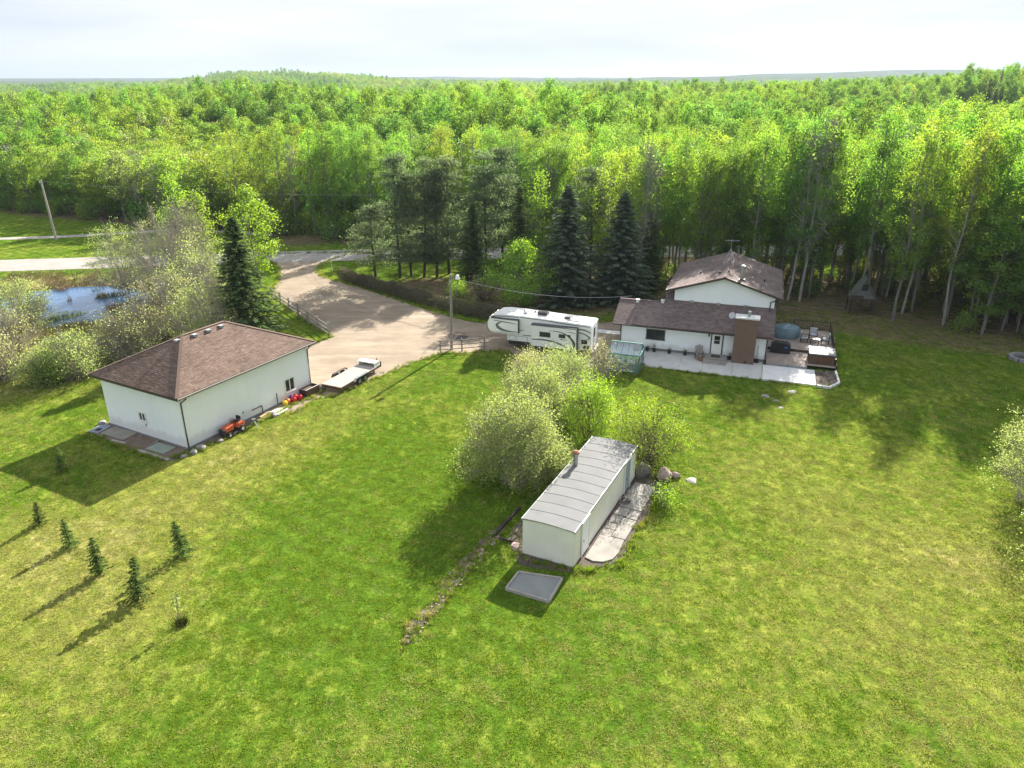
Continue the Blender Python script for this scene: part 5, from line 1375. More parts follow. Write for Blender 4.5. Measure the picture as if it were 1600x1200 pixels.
# ------------------------------------------------------------------ flat deck utility trailer
t0 = Vector((-13.92, 55.74, 0)); TA = R(65.5)
tl = thing('utility_trailer', 'flat deck tandem axle trailer with bleached boards', 'trailer', t0, TA)
TL, TW, TZ = 5.7, 1.95, .56
fr = MB(); fr.box((0, 0, TZ-.17), (TL, .09, TZ-.03)).box((0, TW-.09, TZ-.17), (TL, TW, TZ-.03)).box((0, .091, TZ-.17), (.1, TW-.091, TZ-.03)).box((TL-.1, .091, TZ-.17), (TL, TW-.091, TZ-.03))
for k in range(1, 6): fr.box((k*TL/6-.03, .091, TZ-.13), (k*TL/6+.03, TW-.091, TZ-.045))
fr.build('frame', M['wood_brown'], tl)
nbd = 8; bw = TW/nbd
for k in range(nbd): MB().box((.01*(k % 3), k*bw+.008, TZ-.028), (TL-.02*(k % 2), (k+1)*bw-.008, TZ+.012)).build('deck_board', M['plank_pale'], tl)
MB().box((-.045, .0, TZ-.20), (-.003, TW, TZ+.0)).build('tail_board', M['wood_brown'], tl)
bx_ = MB().box((TL-.75, .06, TZ+.30), (TL-.12, TW-.06, TZ+.40)).build('front_shelf', M['trim_white'], tl, bevel=.015)
for y_ in (.1, TW-.18): MB().box((TL-.70, y_, TZ+.014), (TL-.16, y_+.08, TZ+.298)).build('shelf_side', M['trim_white'], tl)
MB().box((TL-.20, .19, TZ+.014), (TL-.16, TW-.19, TZ+.298)).build('shelf_back', M['metal_grey'], tl)
for x_ in (2.25, 3.05):
    for y_ in (-.17, TW+.17): wheel(tl, (x_, y_, .34), .34, .20)
for y_ in (-.28, TW+.06):
    fd = MB(); fd.box((1.78, y_, .72), (3.52, y_+.22, .75)); fd.bar((1.82, y_+.11, .735), (1.60, y_+.11, .50), .22, .02); fd.bar((3.48, y_+.11, .735), (3.70, y_+.11, .50), .22, .02); fd.build('fender', M['metal_grey'] if y_ < 0 else M['wood_dark'], tl)
tg = MB(); tg.bar((TL, .25, .42), (TL+1.05, TW/2, .42), .09, .1); tg.bar((TL, TW-.25, .42), (TL+1.05, TW/2, .42), .09, .1); tg.build('tongue', M['metal_dark'], tl)
MB().tube([(TL+.85, TW/2, .0), (TL+.85, TW/2, .78)], .035, 8).build('jack', M['metal_dark'], tl)
MB().box((TL-.02, -.04, TZ-.16), (TL+.05, .06, TZ+.32)).build('marker_post', M['metal_dark'], tl)
for y_ in (.15, TW-.25): MB().box((-.052, y_, TZ-.15), (-.046, y_+.12, TZ-.05)).build('tail_light', pmat('red lens', (.4, .03, .02), (.3, .02, .02), 2, .3), tl)

# ------------------------------------------------------------------ greenhouse
M['green_paint'] = pmat('green painted frame', (.035, .22, .165), (.05, .26, .20), 2, .45)
M['pane'] = glass_mat('greenhouse glass', (.90, .95, .95), .09); M['pane_roof'] = glass_mat('roof glass', (.86, .92, .94), .24)
gh = thing('greenhouse', 'small green framed glass greenhouse beside the walkway', 'greenhouse', H2W(-13.1, -6.55), HA)
GWd, GDp, GE, GR = 2.7, 2.5, 1.7, 2.42
MB().prism([(0, 0), (GWd, 0), (GWd, GDp), (0, GDp)], 'z', 0, .14).build('base', M['wood_grey'], gh)
fr = MB(); nc = 5
for x_ in (0, GWd):
    for y_ in (0, GDp): fr.bar((x_, y_, .14), (x_, y_, GE), .07)
    fr.bar((x_, 0, GE), (x_, GDp, GE), .06); fr.bar((x_, 0, GE), (x_, GDp/2, GR), .06); fr.bar((x_, GDp, GE), (x_, GDp/2, GR), .06)
for y_ in (0, GDp): fr.bar((0, y_, GE), (GWd, y_, GE), .08); fr.bar((0, y_, .17), (GWd, y_, .17), .05)
fr.bar((0, GDp/2, GR), (GWd, GDp/2, GR), .10)
for k in range(1, nc):
    x_ = k*GWd/nc
    for y_ in (0, GDp): fr.bar((x_, y_, .14), (x_, y_, GE), .03); fr.bar((x_, y_, GE), (x_, GDp/2, GR), .03)
for k in (1, 2):
    y_ = k*GDp/3
    for x_ in (0, GWd): fr.bar((x_, y_, .14), (x_, y_, GE + (GR-GE)*(2/3)), .03)
fr.build('frame', M['green_paint'], gh)
for k in range(nc):
    a, b = k*GWd/nc+.02, (k+1)*GWd/nc-.02
    for y_ in (0, GDp):
        MB().box((a, y_-.004, .2), (b, y_+.004, GE-.04)).build('pane', M['pane'], gh)
        mb = MB(); s_ = .02 if y_ == 0 else -.02; slab_quad(mb, (a, y_+s_, GE+.03), (b, y_+s_, GE+.03), (b, GDp/2-s_, GR-.01), (a, GDp/2-s_, GR-.01), .006); mb.build('pane', M['pane_roof'], gh)
for x_ in (0, GWd):
    for k in range(3):
        a, b = k*GDp/3+.03, (k+1)*GDp/3-.03
        MB().box((x_-.004, a, .2), (x_+.004, b, GE-.04)).build('pane', M['pane'], gh)
mb = MB(); slab_quad(mb, (.75*GWd, .5, GE+.42), (.95*GWd, .5, GE+.42), (.95*GWd, GDp/2-.05, GR+.06), (.75*GWd, GDp/2-.05, GR+.06), .02); mb.build('vent_flap', M['pane_roof'], gh)
def bench(label, y):
    t = thing('potting_bench', label, 'bench', H2W(-12.95, -6.55+y, .14), HA)
    for k in range(3): MB().box((0, k*.17, .68), (2.35, k*.17+.15, .72)).build('slat', M['plank_pale'], t)
    for x_ in (.1, 2.2):
        for y_ in (.05, .42): MB().box((x_-.03, y_-.03, 0), (x_+.03, y_+.03, .678)).build('leg', M['wood_grey'], t)
    return t
bench('potting bench along the front glass of the greenhouse', .25); bench('potting bench along the back glass of the greenhouse', 1.75)
M['terracotta'] = pmat('terracotta', (.34, .13, .07), (.26, .10, .055), 3, .85)
def pot(label, loc, r, h, mat='black', plant_=True, name='plant_pot', group=None, leaf='leaf_poplar', seed=1, ph_=.45):
    t = thing(name, label, 'plant pot', loc, 0, group)
    MB().lathe([(r*.72, 0), (r, h*.92), (r*1.08, h*.92), (r*1.08, h), (r*.92, h), (r*.9, h*.88)], (0, 0, 0), 14).build('pot', M[mat], t, smooth=True)
    if plant_:
        g_ = np.random.default_rng(seed); nb = NB(); C = g_.normal(0, 1, (60, 3))*np.array([r*.6, r*.6, ph_*.3]) + np.array([0, 0, h+ph_*.45]); nb.leaves(C, .09, g_.normal(0, .5, 60), g_); link('plant', nb.mesh('pot_plant', M[leaf]), t)
    return t
G = 'pots inside the greenhouse'
for k, (x_, mt) in enumerate(((.35, 'terracotta'), (.85, 'trim_white'), (1.3, 'black'), (1.8, 'trim_white'), (2.2, 'terracotta'))):
    pot(('terracotta pot at the left end of the greenhouse front bench', 'white pot second on the greenhouse front bench', 'black pot in the middle of the greenhouse front bench', 'white pot fourth on the greenhouse front bench', 'terracotta pot at the right end of the greenhouse front bench')[k], H2W(-12.95+x_, -6.05, .862), .12, .2, mt, True, group=G, seed=30+k, ph_=.3)

# ------------------------------------------------------------------ walks, steps, deck
def hpoly(*ps): return [H2W(*p) for p in ps]
wk = thing('concrete_walk', None, None); wk['kind'] = 'structure'; wk['label'] = 'pale concrete walkway along the front of the house'; wk.location = h0; wk.rotation_euler = (0, 0, HA)
xs_ = [-13.3, -10.5, -7.3, -5.3, -2.75, -.2]
for a, b in zip(xs_[:-1], xs_[1:]): MB().box((a+.008, -4.42 if a > -10.6 else -3.7, -.1), (b-.008, -.02, .07)).build('slab', M['concrete'], wk, bevel=.01)
for a, b in ((-.19, 2.0), (2.0, 4.15)): MB().box((a+.006, -4.5, -.1), (b-.006, -.92, .16)).build('slab', M['concrete_white'], wk, bevel=.015)
cp = thing('concrete_pad', None, None, h0, HA); cp['kind'] = 'structure'; cp['label'] = 'narrow concrete pad left of the house wing'
MB().box((-16.4, 3.6, -.05), (-13.4, 4.6, .06)).build('slab', M['concrete_white'], cp)
st = thing('porch_steps', 'three grey steps below the white front door', 'steps', h0, HA)
for k in range(3): MB().box((-5.4, -2.1+.36*k, .072 if k == 0 else .072+.10*k), (-3.35, -.03, .16+.10*k)).build('step', M['concrete_old'], st, bevel=.012)
MB().box((-4.75, -1.0, .362), (-3.95, -.35, .375)).build('door_mat', M['wood_dark'], st)

dk = thing('deck', 'two level wooden deck on the right side of the house', 'deck', h0, HA)
def boards(x0, x1, y0, y1, z, parent, w=.14):
    mb = MB(); k = int((y1-y0)/w)
    for i in range(k): mb.box((x0, y0+i*(y1-y0)/k+.005, z-.03), (x1, y0+(i+1)*(y1-y0)/k-.005, z + .003*(i % 2)))
    o = mb.build('decking', M['wood_deck'], parent); o['kind'] = 'stuff'
boards(.06, 3.5, -.82, 3.0, .34, dk); boards(.06, 5.9, 3.1, 9.6, .55, dk); boards(3.5, 5.9, -.35, 3.0, .34, dk)
MB().box((.06, -.90, .02), (3.5, -.83, .345)).build('riser', M['foundation'], dk); MB().box((.06, 3.02, .345), (5.9, 3.095, .555)).build('riser', M['wood_dark'], dk)
MB().box((5.9, -.35, 0), (5.96, 9.6, .545)).build('skirt', M['wood_dark'], dk); MB().box((.06, 9.6, 0), (5.96, 9.66, .545)).build('skirt', M['wood_dark'], dk)
MB().box((2.4, 3.0, .40), (3.5, 3.03, .52)).build('step_edge', M['wood_brown'], dk)
posts = [(5.85, 3.2), (5.85, 5.3), (5.85, 7.4), (5.85, 9.5), (4.2, 9.5), (2.5, 9.5)]
for x_, y_ in posts: MB().box((x_-.045, y_-.045, .56), (x_+.045, y_+.045, 1.52)).build('post', M['wood_dark'], dk)
for a, b in zip(posts[:-1], posts[1:]):
    for z_ in (.72, 1.5): MB().bar((*a, z_), (*b, z_), .05, .08).build('rail', M['wood_dark'], dk)
for a, b in zip(posts[:-1], posts[1:]):
    for k in range(1, 7):
        f_ = k/7; x_, y_ = a[0]+(b[0]-a[0])*f_, a[1]+(b[1]-a[1])*f_; MB().box((x_-.012, y_-.012, .76), (x_+.012, y_+.012, 1.46)).build('baluster', M['wood_dark'], dk)

# hot tub under a folding cover, blue covered dome, covered barbecue
ht = thing('hot_tub', 'brown sided hot tub with grey folding cover on the deck corner', 'hot tub', H2W(3.62, .1, .345), HA)
cb = MB(); cb.box((0, 0, .003), (2.15, 2.1, .86)); cb.build('cabinet', M['wood_dark'], ht, bevel=.03)
for k in range(9): MB().box((.06+k*.23, -.022, .05), (.25+k*.23, -.002, .82)).build('panel', M['wood_brown'], ht)
M['cover_grey'] = pmat('grey vinyl cover', (.12, .14, .16), (.085, .10, .12), 1.2, .6)
for a in (0, 1): MB().box((-.06+1.14*a, -.07, .865), (1.06+1.14*a, 2.17, .985)).build('cover_half', M['cover_grey'], ht, bevel=.03)
MB().box((2.155, .2, .1), (2.30, .7, .55)).build('step_box', M['black'], ht)
M['tarp_blue'] = pmat('blue grey tarp', (.10, .17, .21), (.15, .22, .26), 1.5, .55, bmp=.4)
tp = thing('covered_table', 'blue grey tarp covered table against the house on the deck', 'table', H2W(1.75, 6.7, .56), HA)
mb = MB(); pr_ = [(1.05, .0), (1.12, .25), (1.10, .75), (.98, 1.02), (.6, 1.16), (.2, 1.20)]; n_ = 22; i0 = 0
for r_, z_ in pr_:
    for a in range(n_):
        t_ = 2*math.pi*a/n_; f_ = 1 + (.05*math.sin(5*t_)+.04*math.sin(9*t_+1))*(1.2-z_); mb.v.append((r_*1.12*f_*math.cos(t_), r_*.95*f_*math.sin(t_), z_+.006))
for j in range(len(pr_)-1):
    for a in range(n_): b_ = (a+1) % n_; mb.f.append((j*n_+a, j*n_+b_, (j+1)*n_+b_, (j+1)*n_+a)); mb.m.append(0)
mb.f.append(tuple((len(pr_)-1)*n_+a for a in range(n_))); mb.m.append(0); mb.build('tarp', M['tarp_blue'], tp, smooth=True)
bb = thing('barbecue', 'black covered barbecue by the corner of the house', 'barbecue', H2W(.35, 2.0, .345), HA)
mb = MB(); mb.prism([(0, .004), (1.75, .004), (1.72, .85), (1.45, 1.02), (.35, 1.06), (.02, .85)], 'y', 0, .75); mb.build('cover', M['black'], bb, bevel=.06)
MB().box((1.2, -.006, .55), (1.5, -.002, .7)).build('blue_tag', pmat('blue print', (.02, .10, .35), (.03, .12, .4), 2, .5), bb)
# patio furniture
M['cushion'] = pmat('pale grey cushion', (.42, .43, .46), (.34, .35, .38), 2, .9)
def patio_chair(label, x, y, rz, w=.75):
    t = thing('patio_chair', label, 'chair', H2W(x, y, .56), HA+rz, 'patio chairs on the deck')
    for a in (0, 1):
        for b_ in (0, 1): MB().box((-w/2+a*(w-.05), -.35+b_*.62, 0), (-w/2+a*(w-.05)+.05, -.30+b_*.62, .62 if b_ == 0 else .95)).build('leg', M['metal_dark'], t)
    MB().box((-w/2+.051, -.33, .30), (w/2-.051, .31, .36)).build('seat_frame', M['metal_dark'], t); MB().box((-w/2+.06, -.35, .362), (w/2-.06, .25, .48)).build('seat_cushion', M['cushion'], t, bevel=.04)
    MB().box((-w/2+.06, .252, .40), (w/2-.06, .38, .98)).build('back_cushion', M['cushion'], t, bevel=.04)
    for a in (-1, 1): MB().box((a*(w/2-.02)-.03, -.35, .622), (a*(w/2-.02)+.03, .30, .66)).build('armrest', M['metal_dark'], t)
patio_chair('patio chair with grey cushions nearest the deck rail', 5.25, 5.7, R(-90)); patio_chair('patio chair with pale cushions at the back of the seating', 4.2, 6.9, 0)
patio_chair('patio chair facing the deck rail', 3.35, 5.6, R(90))
tb = thing('patio_table', 'low dark patio table between the cushioned chairs', 'table', H2W(4.3, 5.5, .56), HA)
MB().box((-.45, -.35, .40), (.45, .35, .44)).build('top', M['metal_dark'], tb)
for a in (-.4, .35):
    for b_ in (-.3, .25): MB().box((a, b_, 0), (a+.05, b_+.05, .398)).build('leg', M['metal_dark'], tb)
# corner flower bed edged with white stones
pl = thing('corner_flower_bed', 'bare flower bed with white stone edging beside the slab', 'flower bed', h0, HA)
MB().prism([(4.2, -4.5), (5.1, -4.6), (5.95, -3.3), (5.8, -.5), (4.2, -.95)], 'z', 0, .10).build('soil', M['mulch'], pl)
edge = [(4.2, -4.55), (5.1, -4.68), (6.0, -3.35), (5.88, -.5)]
for a, b in zip(edge[:-1], edge[1:]):
    L_ = math.dist(a, b); k = int(L_/.42)
    for i in range(k):
        f0, f1 = i/k, (i+.9)/k; p_, q_ = (a[0]+(b[0]-a[0])*f0, a[1]+(b[1]-a[1])*f0, .10), (a[0]+(b[0]-a[0])*f1, a[1]+(b[1]-a[1])*f1, .10); MB().bar(p_, q_, .16, .22).build('edging_stone', M['concrete_white'], pl, bevel=.02)
g_ = np.random.default_rng(3); nb = NB()
for _ in range(9):
    c = np.array([g_.uniform(4.5, 5.6), g_.uniform(-4, -1.2), .1]); B = np.repeat(c[None], 14, 0); nb.twigs(B, B + np.column_stack([g_.normal(0, .16, 14), g_.normal(0, .16, 14), g_.uniform(.15, .5, 14)]), .012, .004, 0)
link('dry_stalks', nb.mesh('dry_stalks', M['twig']), pl)

# pots, chair and tools along the front wall
G = 'pots along the house front'
for k, (x_, lb) in enumerate(((-10.6, 'black plant pot nearest the greenhouse by the house wall'), (-9.95, 'black pot with a tall dark plant near the greenhouse'), (-8.55, 'black plant pot under the right end of the window'), (-7.1, 'black plant pot halfway between window and steps'), (-5.75-.3, 'black plant pot next to the wooden garden chair'))):
    pot(lb, H2W(x_, -.45, .07), .17, .30, 'black', True, group=G, seed=60+k, ph_=.5 if k == 1 else .22, leaf='needle_spruce')
pot('black pot between the steps and the chimney', H2W(-3.12, -.35, .07), .16, .28, 'black', True, seed=66, ph_=.4, leaf='needle_spruce')
pot('red terracotta pot beside the steps', H2W(-5.62, -1.55, .07), .18, .30, 'terracotta', False)
ch_ = thing('garden_chair', 'weathered slatted garden chair against the house wall', 'chair', H2W(-5.75, -.95, .07), HA+R(20))
for k in range(5): MB().bar((-.28+.14*k, .10, .30), (-.30+.15*k, .42, 1.12 + .06*(2-abs(k-2))), .11, .025).build('back_slat', M['wood_grey'], ch_)
for k in range(4): MB().bar((-.32, -.42+.15*k, .40-.035*k), (.32, -.42+.15*k, .40-.035*k), .12, .025).build('seat_slat', M['wood_grey'], ch_)
for a in (-.36, .36):
    MB().bar((a, -.48, .60), (a, .22, .60), .13, .03).build('armrest', M['wood_grey'], ch_); MB().box((a-.02, -.46, 0), (a+.02, -.38, .583)).build('leg', M['wood_grey'], ch_); MB().bar((a, -.38, .36), (a, .40, .02), .035, .1).build('rear_leg', M['wood_grey'], ch_)
sn = thing('snow_shovel', 'dark long handled shovel leaning beside the chimney', 'shovel', H2W(-.78, -.35, .07), HA)
MB().tube([(0, -.05, .1), (.02, .24, 1.55)], .02, 6).build('handle', M['wood_dark'], sn); MB().box((-.2, -.12, .0), (.2, -.04, .38)).build('blade', M['black'], sn)

# ------------------------------------------------------------------ fences, poles and wires
M['fence_pale'] = pmat('sun bleached poles', (.33, .31, .28), (.23, .215, .195), 2, .9)
def rail_fence(name, label, pts, h, rails, mat, r=.055, group=None):
    c = pts[0]; t = thing(name, label, 'fence', (c.x, c.y, 0)); 
    for i, p in enumerate(pts):
        q = p - c; MB().tube([(q.x, q.y, -.1), (q.x+random.uniform(-.03, .03), q.y, h+random.uniform(-.02, .08))], r*1.25, 7).build('post', mat, t)
    for a, b in zip(pts[:-1], pts[1:]):
        d = (b-a).normalized()
        for z_ in rails:
            A = a-c-d*.25; B = b-c+d*.25; o_ = Vector((d.y, -d.x, 0))*.10
            MB().tube([(A.x+o_.x, A.y+o_.y, z_+random.uniform(-.04, .04)), (B.x+o_.x, B.y+o_.y, z_+random.uniform(-.04, .04))], r*.8, 6).build('rail', mat, t)
    return t
a, b = at(426, 468), at(515, 527)
rail_fence('rail_fence', 'long grey pole fence between the spruce and the driveway', [a + (b-a)*k/6 for k in range(7)], 1.5, (.45, .85, 1.3), M['wood_grey'], .075)
rail_fence('rail_fence', 'short grey three post fence in front of the lamp pole', [at(688, 551), at(722, 549), at(757, 546)], 1.25, (.35, .75, 1.15), M['wood_grey'])
lp = thing('lamp_pole', 'tall wooden yard light pole on the gravel by the short fence', 'lamp pole', at(705.5, 546))
MB().tube([(0, 0, -.2), (.08, 0, 3.6), (.12, 0, 7.3)], .14, 10, r1=.095).build('pole', M['wood_grey'], lp, smooth=True)
MB().tube([(.12, 0, 6.9), (.5, -.25, 7.15), (.75, -.35, 7.2)], .028, 6).build('arm', M['metal_grey'], lp)
MB().lathe([(.05, .28), (.12, .24), (.16, .05), (.22, -.10), (.20, -.12)], (.78, -.36, 7.05), 12).build('lamp_head', M['trim_white'], lp)
MB().box((-.02, -.20, 6.5), (.26, -.11, 6.8)).build('meter_box', M['metal_grey'], lp)
up0 = at(88, 375); up_ = thing('utility_pole', 'tall pale utility pole on the grass beyond the road', 'utility pole', up0)
hp = rise(up0, 281); MB().tube([(0, 0, -.3), (-.25, 0, hp)], .19, 10, r1=.13).build('pole', M['plank_pale'], up_, smooth=True)
MB().box((-.5, -.05, hp-.5), (0, .05, hp-.40)).build('bracket', M['metal_grey'], up_); MB().lathe([(.05, 0), (.06, .15), (.03, .2)], (-.45, 0, hp-.4), 8).build('insulator', M['trim_white'], up_)
def wire(label, a, b, sag, r=.016, name='overhead_wire'):
    P = [a + (b-a)*t - Vector((0, 0, sag*4*t*(1-t))) for t in [i/14 for i in range(15)]]
    o = MB().tube(P, r, 5).build(name, M['metal_grey']); tag(o, label, 'wire'); return o
ptop = at(705.5, 546) + Vector((.12, 0, 7.0))
wire('service wire from the lamp pole to the house wing roof', ptop, H2W(-12.9, 3.2, 4.25), .8, .017)
wire('thin overhead wire from the utility pole towards the lamp pole', up0 + Vector((-.3, 0, hp-.2)), Vector((-5.6, 105.0, 9.0)), .9, .012)
mk = thing('marker_post', 'thin white marker post on the grass by the driveway mouth', 'post', at(519, 424)); MB().tube([(0, 0, -.1), (0, 0, 1.25)], .04, 6).build('post', M['trim_white'], mk); MB().box((-.06, -.05, 1.0), (.06, -.042, 1.2)).build('reflector', M['metal_grey'], mk)
G = 'clothes posts among the shrubs'
for k, (bx, by, lb) in enumerate(((905, 672, 'white leaning clothes post among the shrubs, left one'), (922, 672, 'white leaning clothes post among the shrubs, right one'))):
    t = thing('clothes_post', lb, 'post', at(bx, by), R(20), G); MB().tube([(0, 0, -.1), (.5, .3, 3.3)], .03, 6).build('pole', M['trim_white'], t); MB().tube([(.2, .3, 3.28), (.8, .3, 3.28)], .022, 6).build('cross_arm', M['trim_white'], t)

# ------------------------------------------------------------------ things round the garage
def G2W(x, y, z=0): return Matrix.Translation(g0) @ Matrix.Rotation(GA, 4, 'Z') @ Vector((x, y, z))
sheet('garage_bed', [G2W(*p) for p in ((-.3, .0), (1.5, -.55), (3, -.95), (5, -1.0), (7, -.8), (9, -.95), (11, -1.3), (12.8, -1.2), (12.6, .3), (6, .4), (.4, .4), (.3, 4), (.3, 8.6), (-.8, 9.0), (-1.6, 8.3), (-1.75, 6), (-1.9, 3), (-2.0, .4), (-1.6, -.5))], .012, M['dirt'], 'bare soil strip along two garage walls', .10, seed=9, n=None)
mw = thing('riding_mower', 'orange red riding mower parked by the long garage wall', 'mower', G2W(2.35, -.8), GA+R(3))
M['mower_red'] = pmat('faded orange red paint', (.48, .10, .045), (.40, .085, .04), 2, .45)
MB().prism([(.12, .38), (.85, .38), (.88, .80), (.20, .72), (.08, .60)], 'y', -.27, .27).build('hood', M['mower_red'], mw, bevel=.05)
MB().box((-.08, -.28, .22), (.115, .28, .66)).build('grille', M['metal_dark'], mw, bevel=.03)
MB().box((.10, -.20, .22), (1.55, .20, .375)).build('frame', M['metal_dark'], mw)
MB().prism([(1.15, .40), (1.78, .40), (1.82, .62), (1.62, .80), (1.25, .72)], 'y', -.44, .44).build('rear_fender', M['mower_red'], mw, bevel=.06)
se = MB().box((1.22, -.2, .742), (1.62, .2, .83)).build('seat', M['black'], mw, bevel=.03); MB().box((1.60, -.2, .835), (1.70, .2, 1.12)).build('backrest', M['black'], se, bevel=.03)
stw = MB().tube([(.92, 0, .80), (1.05, 0, 1.0)], .025, 6).build('steering_column', M['metal_dark'], mw)
mb = MB(); rp = [(1.05+.17*math.cos(t)*.5, .17*math.sin(t), 1.02+.17*math.cos(t)*.3) for t in np.linspace(0, 6.283, 14)]; mb.tube(rp, .018, 5); mb.build('steering_wheel', M['black'], stw)
for x_, r_, w_ in ((.30, .19, .13), (1.50, .27, .2)):
    for y_ in (-.42, .42): wheel(mw, (x_, y_, r_), r_, w_, rim=M['trim_white'])
MB().box((.55, -.52, .12), (1.15, .52, .26)).build('mower_deck', M['metal_dark'], mw, bevel=.04)
tv = thing('tripod_stand', 'small grey metal stand on the grass right of the mower', 'stand', G2W(4.8, -1.35), GA)
for a in (0, 2.1, 4.2): MB().bar((0, 0, .55), (.42*math.cos(a+.4), .42*math.sin(a+.4), .02), .05).build('leg', M['metal_grey'], tv)
MB().box((-.12, -.12, .552), (.12, .12, .66)).build('head', M['metal_grey'], tv); MB().bar((0, 0, .60), (.85, .30, .35), .05, .16).build('black_arm', M['black'], tv)
wb = thing('loose_plank', 'short yellowish plank lying by the garage wall', 'plank', G2W(6.2, -.62, .012), GA+R(12)); MB().box((0, 0, 0), (1.15, .22, .05)).build('plank', pmat('yellow pine', (.45, .33, .17), (.38, .27, .14), 2, .8, mapscale=(1, 8, 8)), wb)
G = 'white boards beside the garage wall'
for k in range(5):
    t = thing('white_board', ('white board nearest the garage wall', 'second white board from the garage wall', 'white board in the middle of the five', 'fourth white board from the garage wall', 'outermost white board on the grass edge')[k], 'board', G2W(7.15+.10*(k % 2), -.62-.21*k, .012), GA+R((-4, 3, 6, -3, 5)[k]), G)
    MB().box((0, 0, 0), (1.45-.12*k, .13, .07)).build('plank', M['trim_white'], t)
M['can_red'] = pmat('red plastic', (.55, .02, .03), (.45, .02, .03), 2, .4); M['can_yellow'] = pmat('yellow plastic', (.75, .50, .03), (.65, .42, .03), 2, .4); M['can_orange'] = pmat('orange plastic', (.75, .25, .06), (.65, .2, .05), 2, .4)
G = 'fuel cans by the garage wall'
for k, (x_, y_, mt, lb) in enumerate(((8.75, -.55, 'can_yellow', 'yellow fuel can at the left end of the cans'), (9.18, -.45, 'can_orange', 'orange fuel can between the yellow and red ones'), (9.62, -.68, 'can_red', 'bright red fuel can in front of the garage window'), (10.08, -.40, 'can_red', 'red fuel can against the wall near the planter'), (10.22, -.78, 'can_red', 'red fuel can touching the planter corner'), (9.72, -.28, 'can_purple', 'dark purple can half hidden behind the bright red one'))):
    if mt == 'can_purple': M[mt] = pmat('purple plastic', (.16, .05, .22), (.12, .04, .18), 2, .4)
    t = thing('fuel_can', lb, 'fuel can', G2W(x_, y_, .012), GA+k, G)
    MB().lathe([(.17, 0), (.20, .04), (.21, .24), (.17, .34), (.07, .38), (.05, .42)], (0, 0, 0), 14).build('body', M[mt], t, smooth=True); MB().tube([(-.12, 0, .33), (-.10, 0, .44), (.08, 0, .44)], .022, 6).build('handle', M[mt], t); MB().tube([(.06, 0, .40), (.17, 0, .50)], .025, 6).build('spout', M['black'], t)
pb = thing('planter_box', 'dark wooden planter box at the far end of the garage wall', 'planter', G2W(10.75, -.98, .012), GA)
for z_ in (0, .2, .4):
    MB().box((0, 0, z_), (1.5, .05, z_+.19)).build('board', M['wood_brown'], pb); MB().box((0, .75, z_), (1.5, .80, z_+.19)).build('board', M['wood_brown'], pb); MB().box((-.0, .052, z_), (.05, .748, z_+.19)).build('board', M['wood_dark'], pb); MB().box((1.45, .052, z_), (1.5, .748, z_+.19)).build('board', M['wood_dark'], pb)
MB().box((.052, .052, .1), (1.448, .748, .44)).build('soil', M['mulch'], pb); MB().box((-.03, -.03, .592), (1.53, .07, .625)).build('cap_rail', M['plank_pale'], pb)
def lay(name, label, cat, x, y, rz, a, b, h, mat, extra=None):
    t = thing(name, label, cat, G2W(x, y, .014), GA+R(rz)); MB().box((0, 0, 0), (a, b, h)).build('panel', M[mat], t, bevel=.008)
    if extra: MB().box((a*.2, b*.25, h+.004), (a*.5, b*.6, h+.03)).build('patch', M[extra], t)
M['blue_panel'] = pmat('blue grey panel', (.16, .20, .27), (.22, .25, .31), 2, .6); M['ply_tan'] = pmat('weathered plywood', (.27, .25, .21), (.21, .195, .17), 1.2, .9); M['ply_green'] = pmat('greenish plywood', (.25, .30, .25), (.21, .24, .21), 1.2, .9)
lay('metal_sheet', 'blue grey metal sheet at the back corner of the garage', 'panel', -1.45, 7.75, 12, 1.3, .95, .05, 'blue_panel', 'rubber')
lay('plywood_sheet', 'large tan plywood sheet lying under the small garage window', 'panel', -1.3, 5.15, 3, 1.25, 2.45, .08, 'ply_tan')
lay('plywood_sheet', 'greenish plywood sheet lying near the garage corner', 'panel', -1.35, .85, 4, 1.1, 1.75, .06, 'ply_green')
lay('loose_plank', 'dark frame board beside the greenish plywood', 'plank', -1.0, 2.75, 2, .9, .14, .09, 'wood_grey')
lay('loose_plank', 'long pale plank lying in the garage shadow', 'plank', -1.86, -.15, 1, .24, 3.2, .08, 'plank_pale')
lay('loose_plank', 'short pale plank in front of the tan plywood', 'plank', -1.62, 4.6, 6, .16, 1.3, .06, 'plank_pale')
lay('loose_plank', 'grey board along the edge of the tan plywood', 'plank', -.2, 4.75, -80, .14, 1.2, .06, 'wood_grey')
def rock(name, label, loc, r, seed, mat='stone', sq=.7, group=None, flat=False):
    rg = random.Random(seed); bm = bmesh.new(); bmesh.ops.create_icosphere(bm, subdivisions=2, radius=1)
    for v in bm.verts:
        f_ = 1 + .22*math.sin(3*v.co.x+seed)*math.cos(4*v.co.y+seed*2) + rg.uniform(-.08, .08); v.co = Vector((v.co.x*f_*r, v.co.y*f_*r*.85, v.co.z*f_*r*sq))
    me = bpy.data.meshes.new(name); bm.to_mesh(me); bm.free(); me.materials.append(M[mat]); o = link(name, me, None, (loc[0], loc[1], r*sq*(.15 if flat else .55)), rg.uniform(0, 6))
    return tag(o, label, 'stone', group)
G = 'pale stones edging the garage bed'
for k, (x_, y_) in enumerate(((-.9, -.75), (-.2, -.85), (.5, -.78), (1.9, -1.05), (6.9, -1.25), (12.9, -.7))):
    rock('stone', ('pale stone by the plank end at the near garage corner', 'pale stone just off the near garage corner', 'pale stone right of the near garage corner', 'small pale stone left of the mower', 'pale stone in front of the white boards', 'pale stone beyond the planter box')[k], G2W(x_, y_), .22+.05*(k % 3), 20+k, group=G)
rock('stone', 'white stone at the back left garage corner', G2W(-.25, 9.0), .28, 31)

